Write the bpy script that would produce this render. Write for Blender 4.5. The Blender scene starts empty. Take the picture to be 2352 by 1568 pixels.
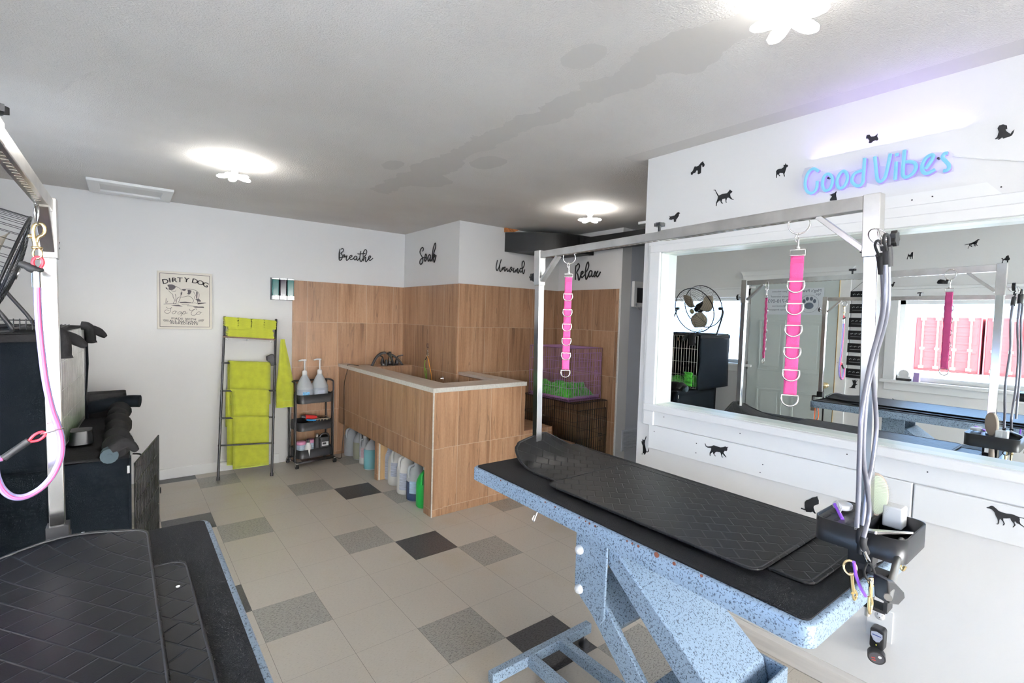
import bpy, bmesh, math, random
from mathutils import Vector, Matrix, Euler
random.seed(7)
PI = math.pi
scene = bpy.context.scene
COL = scene.collection
# ---------------------------------------------------------------- camera
CAM = Vector((-1.41395, -4.21457, 1.51553))
ROT = Euler((1.52363288, -0.0290761, -0.66642539), 'XYZ')
F = 1130.963
cd = bpy.data.cameras.new('camera')
cd.sensor_width = 36.0
cd.lens = F / 2352 * 36.0
cd.clip_start = 0.05
cam = bpy.data.objects.new('camera', cd)
cam.location = CAM
cam.rotation_euler = ROT
COL.objects.link(cam)
scene.camera = cam
# ---------------------------------------------------------------- world, daylight, exposure
SKY = 4.2
SKYF = 38.0
SUN = 4.0
LAMP = 42.0
w = bpy.data.worlds.new('world')
scene.world = w
w.use_nodes = True
bg = w.node_tree.nodes['Background']
wn_, wl_ = w.node_tree.nodes, w.node_tree.links
gm = wn_.new('ShaderNodeNewGeometry'); sp_ = wn_.new('ShaderNodeSeparateXYZ'); wl_.new(gm.outputs['Incoming'], sp_.inputs[0])
mr_ = wn_.new('ShaderNodeMapRange'); mr_.inputs['From Min'].default_value = 0.25; mr_.inputs['From Max'].default_value = 0.85
wl_.new(sp_.outputs['Y'], mr_.inputs['Value'])
mx_ = wn_.new('ShaderNodeMix'); mx_.data_type = 'RGBA'; wl_.new(mr_.outputs['Result'], mx_.inputs[0])
mx_.inputs[6].default_value = (SKY*.44, SKY*.72, SKY*1.20, 1)      # open blue sky to the left
mx_.inputs[7].default_value = (SKYF*.97, SKYF*.97, SKYF*.96, 1)   # sky behind the camera, brightened to fill the room
wl_.new(mx_.outputs[2], bg.inputs['Color'])
bg.inputs['Strength'].default_value = 1.0
sl_ = bpy.data.lights.new('sun', 'SUN'); sl_.energy = SUN; sl_.angle = .01; sl_.color = (1.0, .95, .88)
so_ = bpy.data.objects.new('sun', sl_); so_.rotation_euler = Vector((-.55, -.55, -.75)).to_track_quat('-Z', 'Y').to_euler(); COL.objects.link(so_)
vs = scene.view_settings
vs.view_transform = 'Standard'
vs.look = 'None'
vs.gamma = 1
vs.use_curve_mapping = False
vs.exposure = 0.68
XL = -2.45      # left wall
YF = -8.4       # wall behind the camera
XM = 0.935      # wall with the mirror
H = 2.44
def portal(name, loc, rot, sx, sy):
    l = bpy.data.lights.new(name, 'AREA')
    l.shape = 'RECTANGLE'; l.size = sx; l.size_y = sy
    l.cycles.is_portal = True
    o = bpy.data.objects.new(name, l)
    o.location = loc; o.rotation_euler = rot
    COL.objects.link(o)
W1 = (-4.75, -2.78, 1.03, 1.80)     # y0, y1, z0, z1 in the left wall
W2 = (-1.30, -0.15, 1.05, 1.85)
W3 = (-2.25, 0.75, 0.35, 2.20)        # x0, x1, z0, z1 in the unseen wall behind the camera, enlarged for light
portal('window_light', (XL - .12, (W1[0]+W1[1])/2, (W1[2]+W1[3])/2), (0, -PI/2, 0), W1[3]-W1[2], W1[1]-W1[0])
portal('window_light', (XL - .12, (W2[0]+W2[1])/2, (W2[2]+W2[3])/2), (0, -PI/2, 0), W2[3]-W2[2], W2[1]-W2[0])
portal('window_light', ((W3[0]+W3[1])/2, YF - .12, (W3[2]+W3[3])/2), (PI/2, 0, 0), W3[1]-W3[0], W3[3]-W3[2])
# ---------------------------------------------------------------- measuring the photograph
MR = ROT.to_matrix()
AX = {'x': 0, 'y': 1, 'z': 2}
def ray(u, v):
    return MR @ Vector(((u-1176)/F, -(v-784)/F, -1.0))
def at(ax, val, u, v):
    k = AX[ax]; d = ray(u, v); t = (val - CAM[k]) / d[k]
    return CAM + d*t
XG = 1.0        # plane of the mirror glass
def am(X, u, v):
    p = at('x', 2*XG - X, u, v)
    return Vector((X, p.y, p.z))
def pr(P):
    d = MR.transposed() @ (Vector(P) - CAM)
    return (1176 + F*d.x/-d.z, 784 - F*d.y/-d.z)
def crop(ox, oy, s, pts):
    return [(ox + a/s, oy + b/s) for a, b in pts]
# ---------------------------------------------------------------- mesh building
def V(*a): return Vector(a)
def basis(d, up=(0, 0, 1)):
    d = Vector(d).normalized(); up = Vector(up)
    if abs(d.dot(up)) > .98: up = Vector((1, 0, 0)) if abs(d.x) < .9 else Vector((0, 1, 0))
    a = d.cross(up).normalized(); b = a.cross(d).normalized()
    return a, b
class MB:
    def __init__(s): s.v = []; s.f = []; s.m = []; s.s = []
    def add(s, vs, fs, mi=0, sm=False):
        n = len(s.v); s.v += [Vector(p) for p in vs]
        for f in fs: s.f.append([i+n for i in f]); s.m.append(mi); s.s.append(sm)
        return s
    def hexa(s, c, mi=0):
        return s.add(c, [(0,3,2,1),(4,5,6,7),(0,1,5,4),(1,2,6,5),(2,3,7,6),(3,0,4,7)], mi)
    def box(s, lo, hi, mi=0):
        x0,y0,z0 = [min(a,b) for a,b in zip(lo,hi)]; x1,y1,z1 = [max(a,b) for a,b in zip(lo,hi)]
        return s.hexa([(x0,y0,z0),(x1,y0,z0),(x1,y1,z0),(x0,y1,z0),(x0,y0,z1),(x1,y0,z1),(x1,y1,z1),(x0,y1,z1)], mi)
    def beam(s, p, q, w, h, up=(0,0,1), mi=0):
        p = Vector(p); q = Vector(q); a, b = basis(q-p, up); a = a*w/2; b = b*h/2
        return s.hexa([p-a-b,p+a-b,p+a+b,p-a+b,q-a-b,q+a-b,q+a+b,q-a+b], mi)
    def cyl(s, p, q, r, r2=None, n=14, mi=0, caps=True, sm=True):
        p = Vector(p); q = Vector(q); r2 = r if r2 is None else r2; a, b = basis(q-p)
        vs = [p + (a*math.cos(2*PI*i/n)+b*math.sin(2*PI*i/n))*r for i in range(n)] + [q + (a*math.cos(2*PI*i/n)+b*math.sin(2*PI*i/n))*r2 for i in range(n)]
        s.add(vs, [(i,(i+1)%n,n+(i+1)%n,n+i) for i in range(n)], mi, sm)
        if caps:
            s.add(vs[:n], [tuple(range(n))[::-1]], mi); s.add(vs[n:], [tuple(range(n))], mi)
        return s
    def tube(s, path, r, n=8, closed=False, mi=0, flat=1.0, nrm=None):
        P = [Vector(p) for p in path]; m = len(P); rings = []; prev = None
        rr = r if isinstance(r, (list, tuple)) else [r]*m
        for i in range(m):
            if closed: d = P[(i+1)%m]-P[i-1]
            else: d = P[min(i+1,m-1)]-P[max(i-1,0)]
            if d.length < 1e-9: d = Vector((0,0,1))
            d.normalize()
            if nrm is not None:
                b = Vector(nrm); b = (b - d*b.dot(d)).normalized(); a = d.cross(b).normalized()
            elif prev is None: a, b = basis(d)
            else:
                a = prev - d*prev.dot(d)
                a = a.normalized() if a.length > 1e-6 else basis(d)[0]
                b = a.cross(d).normalized()
            prev = a
            rings.append([P[i] + (a*math.cos(2*PI*k/n) + b*flat*math.sin(2*PI*k/n))*rr[i] for k in range(n)])
        vs = [p for rg in rings for p in rg]; fs = []
        for i in range(m if closed else m-1):
            j = (i+1) % m
            for k in range(n): fs.append((i*n+k, i*n+(k+1)%n, j*n+(k+1)%n, j*n+k))
        s.add(vs, fs, mi, True)
        if not closed:
            s.add(rings[0], [tuple(range(n))[::-1]], mi, True); s.add(rings[-1], [tuple(range(n))], mi, True)
        return s
    def lathe(s, prof, c, n=20, mi=0, ax=(0,0,1), sc=(1,1)):
        c = Vector(c); ax = Vector(ax).normalized()
        if abs(ax.z) > .99: a, b = Vector((1,0,0)), Vector((0,1,0))
        else: a, b = basis(ax)
        vs = []; fs = []
        for r, z in prof:
            for k in range(n): vs.append(c + ax*z + a*math.cos(2*PI*k/n)*max(r,1e-5)*sc[0] + b*math.sin(2*PI*k/n)*max(r,1e-5)*sc[1])
        for i in range(len(prof)-1):
            for k in range(n): fs.append((i*n+k, i*n+(k+1)%n, (i+1)*n+(k+1)%n, (i+1)*n+k))
        s.add(vs, fs, mi, True)
        s.add(vs[:n], [tuple(range(n))[::-1]], mi); s.add(vs[-n:], [tuple(range(n))], mi)
        return s
    def prism(s, poly, vec, mi=0):
        P = [Vector(p) for p in poly]; n = len(P); vec = Vector(vec)
        return s.add(P + [p+vec for p in P], [tuple(range(n))[::-1], tuple(range(n,2*n))] + [(i,(i+1)%n,n+(i+1)%n,n+i) for i in range(n)], mi)
    def ring(s, c, nrm, R, r, n=24, k=8, mi=0, sx=1, sy=1, up=(0,0,1)):
        a, b = basis(nrm, up); c = Vector(c)
        return s.tube([c + a*math.cos(2*PI*i/n)*R*sx + b*math.sin(2*PI*i/n)*R*sy for i in range(n)], r, k, True, mi)
    def ball(s, c, r, sc=(1,1,1), n=14, mi=0):
        vs = []; fs = []; c = Vector(c); m = n//2
        for i in range(m+1):
            t = PI*i/m
            for k in range(n): vs.append(c + Vector((r*sc[0]*math.sin(t)*math.cos(2*PI*k/n), r*sc[1]*math.sin(t)*math.sin(2*PI*k/n), r*sc[2]*math.cos(t))))
        for i in range(m):
            for k in range(n): fs.append((i*n+k, (i+1)*n+k, (i+1)*n+(k+1)%n, i*n+(k+1)%n))
        return s.add(vs, fs, mi, True)
    def grid(s, fn, nu, nv, mi=0, sm=True, flip=False):
        vs = [fn(i/nu, j/nv) for i in range(nu+1) for j in range(nv+1)]; fs = []
        for i in range(nu):
            for j in range(nv):
                q = (i*(nv+1)+j, (i+1)*(nv+1)+j, (i+1)*(nv+1)+j+1, i*(nv+1)+j+1)
                fs.append(q[::-1] if flip else q)
        return s.add(vs, fs, mi, sm)
    def rbox(s, c, sx, sy, h, rad, n=5, mi=0, rot=0, top=1.0):
        # upright slab with rounded plan corners standing on c
        c = Vector(c); pts = []
        for qx, qy, a0 in ((1,1,0),(-1,1,PI/2),(-1,-1,PI),(1,-1,1.5*PI)):
            for i in range(n+1):
                a = a0 + PI/2*i/n
                pts.append((qx*(sx/2-rad)+rad*math.cos(a), qy*(sy/2-rad)+rad*math.sin(a)))
        cr, sr = math.cos(rot), math.sin(rot)
        lo = [c + Vector((x*cr-y*sr, x*sr+y*cr, 0)) for x, y in pts]
        hi = [c + Vector((x*top*cr-y*top*sr, x*top*sr+y*top*cr, h)) for x, y in pts]
        m = len(pts)
        s.add(lo+hi, [(i,(i+1)%m,m+(i+1)%m,m+i) for i in range(m)], mi, True)
        s.add(lo, [tuple(range(m))[::-1]], mi); s.add(hi, [tuple(range(m))], mi)
        return s
def build(name, mb, mats, parent=None, org=(0,0,0), bevel=0, solid=0, sub=0, bseg=2):
    if not isinstance(mats, (list, tuple)): mats = [mats]
    me = bpy.data.meshes.new(name)
    o0 = Vector(org)
    me.from_pydata([p-o0 for p in mb.v], [], mb.f)
    for m in mats: me.materials.append(m)
    me.polygons.foreach_set('material_index', mb.m)
    me.polygons.foreach_set('use_smooth', mb.s)
    me.update()
    o = bpy.data.objects.new(name, me)
    COL.objects.link(o)
    if parent is not None: o.parent = parent
    else: o.location = o0
    if solid:
        md = o.modifiers.new('solid', 'SOLIDIFY'); md.thickness = solid; md.offset = 0
    if sub:
        md = o.modifiers.new('sub', 'SUBSURF'); md.levels = sub; md.render_levels = sub
    if bevel:
        md = o.modifiers.new('bevel', 'BEVEL'); md.width = bevel; md.segments = bseg; md.limit_method = 'ANGLE'; md.angle_limit = .7
        md.harden_normals = False
    return o
def tag(o, label, cat, group=None, kind=None):
    if label: o['label'] = label
    if cat: o['category'] = cat
    if group: o['group'] = group
    if kind: o['kind'] = kind
    return o
def struct(name, mb, mats, **k):
    o = build(name, mb, mats, **k); o['kind'] = 'structure'; return o
class Thing:
    def __init__(s, name, label, cat, loc, group=None):
        s.o = bpy.data.objects.new(name, None); s.o.location = loc; s.org = Vector(loc)
        s.o.empty_display_size = .05
        COL.objects.link(s.o); tag(s.o, label, cat, group)
    def part(s, name, mb, mats, parent=None, label=None, **k):
        o = build(name, mb, mats, parent or s.o, s.org, **k)
        if label: o['label'] = label
        return o
def one(name, mb, mats, label, cat, org, group=None, **k):
    return tag(build(name, mb, mats, None, org, **k), label, cat, group)
def kids(o):
    return [c for c in bpy.data.objects if c.parent == o]
def copy_tree(o, parent=None):
    c = o.copy(); COL.objects.link(c)
    if parent is not None: c.parent = parent
    for ch in kids(o): copy_tree(ch, c)
    return c
def smooth(pts, n=4, closed=False):
    P = [Vector(p) for p in pts]; m = len(P); out = []
    rng = range(m) if closed else range(m-1)
    for i in rng:
        if closed: p0, p1, p2, p3 = P[i-1], P[i], P[(i+1)%m], P[(i+2)%m]
        else: p0, p1, p2, p3 = P[max(i-1,0)], P[i], P[i+1], P[min(i+2,m-1)]
        for k in range(n):
            t = k/n
            out.append(.5*((2*p1)+(p2-p0)*t+(2*p0-5*p1+4*p2-p3)*t*t+(3*p1-p0-3*p2+p3)*t*t*t))
    if not closed: out.append(P[-1])
    return out
def text_mb(txt, size, origin, right, up, depth=.001, mb=None, mi=0, align='CENTER', spacing=1.0, xs=1.0):
    cu = bpy.data.curves.new('lettering', 'FONT'); cu.body = txt; cu.size = size; cu.align_x = align; cu.align_y = 'CENTER'
    cu.extrude = depth/2; cu.space_character = spacing; cu.resolution_u = 3
    o = bpy.data.objects.new('lettering', cu); COL.objects.link(o)
    bpy.context.view_layer.update()
    me = bpy.data.meshes.new_from_object(o)
    right = Vector(right).normalized(); up = Vector(up).normalized(); nr = right.cross(up); origin = Vector(origin)
    mb = mb or MB()
    mb.add([origin + right*v.co.x*xs + up*v.co.y + nr*(v.co.z+depth/2) for v in me.vertices], [tuple(p.vertices) for p in me.polygons], mi)
    bpy.data.objects.remove(o); bpy.data.meshes.remove(me); bpy.data.curves.remove(cu)
    return mb
# ---------------------------------------------------------------- materials
def nm(name):
    m = bpy.data.materials.new(name); m.use_nodes = True
    return m, m.node_tree.nodes, m.node_tree.links, m.node_tree.nodes['Principled BSDF']
def mat(name, col, rough=.5, metal=0, bump=0, bscale=50, spec=None, trans=0, emis=None, est=0, coat=0, var=0, vscale=8, sheen=0, alpha=1, stretch=None, ior=None):
    m, N, L, P = nm(name)
    c = (*col, 1)
    P.inputs['Base Color'].default_value = c
    P.inputs['Roughness'].default_value = rough
    P.inputs['Metallic'].default_value = metal
    if spec is not None: P.inputs['Specular IOR Level'].default_value = spec
    if trans: P.inputs['Transmission Weight'].default_value = trans
    if ior: P.inputs['IOR'].default_value = ior
    if coat: P.inputs['Coat Weight'].default_value = coat
    if sheen: P.inputs['Sheen Weight'].default_value = sheen
    if alpha < 1: P.inputs['Alpha'].default_value = alpha
    if emis: P.inputs['Emission Color'].default_value = (*emis, 1); P.inputs['Emission Strength'].default_value = est
    if bump or var:
        tc = N.new('ShaderNodeTexCoord'); src = tc.outputs['Object']
        if stretch:
            mp = N.new('ShaderNodeMapping'); mp.inputs['Scale'].default_value = stretch
            L.new(src, mp.inputs['Vector']); src = mp.outputs['Vector']
    if bump:
        n = N.new('ShaderNodeTexNoise'); n.inputs['Scale'].default_value = bscale; n.inputs['Detail'].default_value = 4
        L.new(src, n.inputs['Vector'])
        b = N.new('ShaderNodeBump'); b.inputs['Strength'].default_value = bump; b.inputs['Distance'].default_value = .01
        L.new(n.outputs['Fac'], b.inputs['Height']); L.new(b.outputs['Normal'], P.inputs['Normal'])
    if var:
        n = N.new('ShaderNodeTexNoise'); n.inputs['Scale'].default_value = vscale; n.inputs['Detail'].default_value = 5
        L.new(src, n.inputs['Vector'])
        r = N.new('ShaderNodeValToRGB'); r.color_ramp.elements[0].position = .3; r.color_ramp.elements[1].position = .7
        r.color_ramp.elements[0].color = (*[max(0,x*(1-var)) for x in col], 1); r.color_ramp.elements[1].color = (*[min(1,x*(1+var)) for x in col], 1)
        L.new(n.outputs['Fac'], r.inputs['Fac']); L.new(r.outputs['Color'], P.inputs['Base Color'])
    return m
M = {}
M['paint'] = mat('white_paint', (.80,.79,.775), .55, bump=.05, bscale=120)
M['trim'] = mat('trim_paint', (.86,.86,.85), .35, bump=.03, bscale=60)
M['trim2'] = mat('jamb_paint', (.80,.84,.78), .35)
M['alcove_shade'] = mat('alcove_shade_grey', (.60,.62,.66), .6, bump=.05, bscale=120)  # grey puts the alcove's shade into the wall colour
M['steel'] = mat('brushed_steel', (.62,.60,.57), .30, 1, var=.12, vscale=14)
M['chrome'] = mat('polished_chrome', (.85,.85,.85), .12, 1)
M['ring'] = mat('nickel_ring', (.80,.78,.76), .18, 1)
M['brass'] = mat('brass', (.85,.68,.38), .2, 1)
M['black'] = mat('black_plastic', (.012,.012,.014), .35)
M['blackm'] = mat('black_metal', (.015,.015,.017), .42, 0)
M['blackw'] = mat('black_wire', (.012,.012,.012), .4)
M['rubberk'] = mat('black_rubber', (.02,.02,.022), .6)
M['fabric'] = mat('black_cover_fabric', (.004,.0065,.010), .9, bump=.25, bscale=260, spec=.2)
M['fabric2'] = mat('rolled_cover_fabric', (.022,.021,.022), .95, bump=.3, bscale=90, spec=.2)
M['green'] = mat('green_fleece', (.06,.42,.03), .95, bump=1, bscale=60, var=.5, vscale=30, sheen=.3)
M['towel'] = mat('yellow_terry_towel', (.56,.60,.04), .95, bump=.8, bscale=420, var=.10, vscale=18, sheen=.2)
M['towelhem'] = mat('towel_hem', (.55,.72,.12), .9)
M['pink'] = mat('pink_webbing', (.72,.09,.30), .75, bump=.3, bscale=600, stretch=(1,1,.4))
M['pinkd'] = mat('pink_stitched_fold', (.62,.07,.24), .75)
M['purple'] = mat('purple_wire', (.42,.22,.45), .4)
M['white'] = mat('white_plastic', (.85,.85,.83), .35)
M['label'] = mat('bottle_label', (.55,.60,.72), .5, var=.3, vscale=60, stretch=(.3,.3,3))
M['capw'] = mat('white_cap', (.9,.9,.9), .3)
M['jug'] = mat('translucent_jug', (.72,.76,.80), .35, trans=.35)
M['liqblue'] = mat('light_blue_liquid', (.22,.55,.62), .25, trans=.25)
M['liqpale'] = mat('pale_yellow_liquid', (.50,.52,.40), .3, trans=.3)
M['liqnavy'] = mat('navy_liquid', (.03,.05,.12), .25)
M['greenb'] = mat('green_bottle', (.01,.32,.05), .35)
M['teal'] = mat('teal_soap', (.01,.10,.09), .12)
M['dksoap'] = mat('dark_soap', (.03,.02,.03), .12)
M['red'] = mat('red_plastic', (.35,.02,.02), .35)
M['redtube'] = mat('red_rubber_loop', (.75,.04,.07), .35)
M['blue'] = mat('blue_plastic', (.02,.25,.6), .35)
M['cream'] = mat('cream_canvas', (.74,.69,.61), .8, var=.06, vscale=5)
M['creamedge'] = mat('canvas_edge', (.68,.64,.52), .8)
M['ink'] = mat('charcoal_ink', (.08,.07,.075), .8)
M['dec'] = mat('black_vinyl', (.008,.008,.010), .45)
M['word'] = mat('black_wood_word', (.010,.009,.008), .5)
M['sky'] = None
M['mirror'] = mat('mirror_glass', (.86,.90,.89), .0, 1)
M['wood'] = mat('raw_pine', (.45,.30,.15), .7, var=.2, vscale=20, stretch=(1,1,.1))
M['osb'] = mat('orange_board', (.55,.20,.06), .8, var=.4, vscale=60)
M['duct'] = mat('black_duct', (.010,.010,.011), .45)
M['handle_tan'] = mat('tan_wood', (.42,.34,.28), .6)
M['pad'] = mat('pale_brush_pad', (.62,.70,.55), .6)
M['purplep'] = mat('violet_plastic', (.30,.10,.75), .3)
M['tub'] = mat('clear_tube', (.55,.55,.60), .12, trans=.55)
M['core'] = mat('grey_cable_core', (.28,.28,.33), .3, metal=.5)
M['pinkcore'] = mat('pink_cable_core', (.85,.10,.28), .3)
M['violtube'] = mat('violet_clear_tube', (.55,.50,.95), .15, trans=.45)
M['fanblade'] = mat('tan_fan_blade', (.38,.33,.25), .4)
M['door'] = mat('door_paint', (.62,.68,.66), .4)
M['sign'] = mat('sign_sheet', (.72,.76,.80), .5)
M['signink'] = mat('grey_blue_sign_ink', (.12,.15,.20), .6)
M['chalk'] = mat('chalk_writing', (.8,.8,.8), .6)
M['ground'] = mat('pale_gravel', (.75,.74,.72), .9, var=.1, vscale=2)
M['glass'] = mat('window_glass', (1,1,1), .0, trans=1, ior=1.02, spec=.1)
M['brown'] = mat('brown_wood_shelf', (.10,.05,.03), .6)
M['pinklid'] = mat('pink_lid', (.45,.18,.30), .4)
M['tantray'] = mat('tan_strips', (.55,.45,.32), .7)
M['terra'] = mat('rust', (.16,.05,.03), .8)

def floor_mat(name, col, spk, dens):
    m, N, L, P = nm(name)
    tc = N.new('ShaderNodeTexCoord'); mp = N.new('ShaderNodeMapping'); mp.inputs['Scale'].default_value = (1, 2.6, 1); mp.inputs['Rotation'].default_value = (0,0,.5)
    L.new(tc.outputs['Object'], mp.inputs['Vector'])
    n = N.new('ShaderNodeTexNoise'); n.inputs['Scale'].default_value = 75; n.inputs['Detail'].default_value = 3; n.inputs['Roughness'].default_value = .7
    L.new(mp.outputs['Vector'], n.inputs['Vector'])
    r = N.new('ShaderNodeValToRGB'); e = r.color_ramp.elements
    e[0].position = dens; e[0].color = (*spk, 1); e[1].position = dens + .10; e[1].color = (*col, 1)
    e2 = r.color_ramp.elements.new(.72); e2.color = (*[min(1, x*1.08) for x in col], 1)
    L.new(n.outputs['Fac'], r.inputs['Fac'])
    # faint stains
    n2 = N.new('ShaderNodeTexNoise'); n2.inputs['Scale'].default_value = 2.3; n2.inputs['Detail'].default_value = 6
    L.new(tc.outputs['Object'], n2.inputs['Vector'])
    r2 = N.new('ShaderNodeValToRGB'); r2.color_ramp.elements[0].position = .55; r2.color_ramp.elements[0].color = (1,1,1,1); r2.color_ramp.elements[1].position = .78; r2.color_ramp.elements[1].color = (.94,.88,.78,1)
    L.new(n2.outputs['Fac'], r2.inputs['Fac'])
    mx = N.new('ShaderNodeMix'); mx.data_type = 'RGBA'; mx.blend_type = 'MULTIPLY'; mx.inputs[0].default_value = 1
    L.new(r.outputs['Color'], mx.inputs[6]); L.new(r2.outputs['Color'], mx.inputs[7])
    # seams
    sx = N.new('ShaderNodeSeparateXYZ'); L.new(tc.outputs['Object'], sx.inputs[0])
    outs = []
    for k in ('X', 'Y'):
        d = N.new('ShaderNodeMath'); d.operation = 'DIVIDE'; d.inputs[1].default_value = .3048; L.new(sx.outputs[k], d.inputs[0])
        pp = N.new('ShaderNodeMath'); pp.operation = 'PINGPONG'; pp.inputs[1].default_value = .5; L.new(d.outputs[0], pp.inputs[0])
        lt = N.new('ShaderNodeMath'); lt.operation = 'LESS_THAN'; lt.inputs[1].default_value = .0035 if k == 'X' else .0022; L.new(pp.outputs[0], lt.inputs[0]); outs.append(lt)
    ad = N.new('ShaderNodeMath'); ad.operation = 'MAXIMUM'; L.new(outs[0].outputs[0], ad.inputs[0]); L.new(outs[1].outputs[0], ad.inputs[1])
    sm = N.new('ShaderNodeMath'); sm.operation = 'MULTIPLY'; sm.inputs[1].default_value = .65; L.new(ad.outputs[0], sm.inputs[0])
    mx2 = N.new('ShaderNodeMix'); mx2.data_type = 'RGBA'; L.new(sm.outputs[0], mx2.inputs[0]); L.new(mx.outputs[2], mx2.inputs[6]); mx2.inputs[7].default_value = (.10,.085,.07,1)
    L.new(mx2.outputs[2], P.inputs['Base Color'])
    P.inputs['Roughness'].default_value = .42
    b = N.new('ShaderNodeBump'); b.inputs['Strength'].default_value = .05; L.new(n2.outputs['Fac'], b.inputs['Height']); L.new(b.outputs['Normal'], P.inputs['Normal'])
    return m
M['vct'] = floor_mat('beige_vinyl_tile', (.52,.48,.42), (.40,.35,.29), .30)
M['vctg'] = floor_mat('grey_vinyl_tile', (.36,.345,.31), (.15,.145,.135), .38)
M['vctd'] = floor_mat('charcoal_vinyl_tile', (.075,.075,.08), (.030,.030,.034), .42)

def wood_tile(name, du, dz, tw=.3125, th=.46, flat=False):
    m, N, L, P = nm(name)
    tc = N.new('ShaderNodeTexCoord'); sx = N.new('ShaderNodeSeparateXYZ'); L.new(tc.outputs['Object'], sx.inputs[0])
    def M2(op, a, b=None, c=None):
        n = N.new('ShaderNodeMath'); n.operation = op
        for i, x in enumerate((a, b, c)):
            if x is None: continue
            if isinstance(x, (int, float)): n.inputs[i].default_value = x
            else: L.new(x, n.inputs[i])
        return n.outputs[0]
    u = M2('ADD', sx.outputs['X'], sx.outputs['Y']) if not flat else sx.outputs['X']
    z = sx.outputs['Z'] if not flat else sx.outputs['Y']
    uu = M2('DIVIDE', M2('SUBTRACT', u, du), tw); zz = M2('DIVIDE', M2('SUBTRACT', z, dz), th)
    iu = M2('FLOOR', uu); iz = M2('FLOOR', zz)
    g = M2('MAXIMUM', M2('LESS_THAN', M2('PINGPONG', uu, .5), .0055), M2('LESS_THAN', M2('PINGPONG', zz, .5), .0036))
    seed = M2('ADD', M2('MULTIPLY', iu, 7.31), M2('MULTIPLY', iz, 3.17))
    cv = N.new('ShaderNodeCombineXYZ')
    L.new(M2('ADD', u, seed), cv.inputs[0]); L.new(M2('MULTIPLY', z, .055), cv.inputs[1]); L.new(seed, cv.inputs[2])
    n1 = N.new('ShaderNodeTexNoise'); n1.inputs['Scale'].default_value = 22; n1.inputs['Detail'].default_value = 6; n1.inputs['Roughness'].default_value = .62
    L.new(cv.outputs[0], n1.inputs['Vector'])
    r = N.new('ShaderNodeValToRGB'); e = r.color_ramp.elements
    e[0].position = .30; e[0].color = (.205,.105,.052,1); e[1].position = .66; e[1].color = (.40,.245,.145,1)
    x = e.new(.46); x.color = (.315,.175,.095,1)
    L.new(n1.outputs['Fac'], r.inputs['Fac'])
    cv2 = N.new('ShaderNodeCombineXYZ')
    L.new(M2('ADD', u, seed), cv2.inputs[0]); L.new(M2('MULTIPLY', z, .35), cv2.inputs[1])
    n3 = N.new('ShaderNodeTexNoise'); n3.inputs['Scale'].default_value = 110; n3.inputs['Detail'].default_value = 2
    L.new(cv2.outputs[0], n3.inputs['Vector'])
    fine = M2('MULTIPLY_ADD', n3.outputs['Fac'], .34, .83)
    # thin dark grain line
    n2 = N.new('ShaderNodeTexNoise'); n2.inputs['Scale'].default_value = 9; n2.inputs['Detail'].default_value = 3; L.new(cv.outputs[0], n2.inputs['Vector'])
    ln = M2('LESS_THAN', M2('ABSOLUTE', M2('SUBTRACT', n2.outputs['Fac'], .5)), .006)
    dk = M2('SUBTRACT', 1.0, M2('MULTIPLY', ln, .28))
    wn = N.new('ShaderNodeTexWhiteNoise'); wn.noise_dimensions = '1D'; L.new(seed, wn.inputs['W'])
    tone = M2('MULTIPLY_ADD', wn.outputs['Value'], .20, .90)
    k = M2('MULTIPLY', M2('MULTIPLY', fine, dk), tone)
    mx = N.new('ShaderNodeMix'); mx.data_type = 'RGBA'; mx.blend_type = 'MULTIPLY'; mx.inputs[0].default_value = 1
    cc = N.new('ShaderNodeCombineColor'); [L.new(k, cc.inputs[i]) for i in range(3)]
    L.new(r.outputs['Color'], mx.inputs[6]); L.new(cc.outputs[0], mx.inputs[7])
    mx2 = N.new('ShaderNodeMix'); mx2.data_type = 'RGBA'; L.new(g, mx2.inputs[0]); L.new(mx.outputs[2], mx2.inputs[6]); mx2.inputs[7].default_value = (.46,.36,.27,1)
    L.new(mx2.outputs[2], P.inputs['Base Color']); P.inputs['Roughness'].default_value = .38
    b = N.new('ShaderNodeBump'); b.inputs['Strength'].default_value = .25; b.inputs['Distance'].default_value = .003; b.invert = True
    L.new(g, b.inputs['Height']); L.new(b.outputs['Normal'], P.inputs['Normal'])
    return m
M['wt_back'] = wood_tile('wood_look_tile', 1.046+.054, .955)
M['wt_soak'] = wood_tile('wood_look_tile', 1.12+.12, .955)
M['wt_unw'] = wood_tile('wood_look_tile', -.137+1.448, .955)
M['wt_rel'] = wood_tile('wood_look_tile', 2.448-.353, .955)
M['wt_tubx'] = wood_tile('wood_look_tile', .39-.345, .515)
M['wt_tuby'] = wood_tile('wood_look_tile', -1.008+.745, .52)

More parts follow.
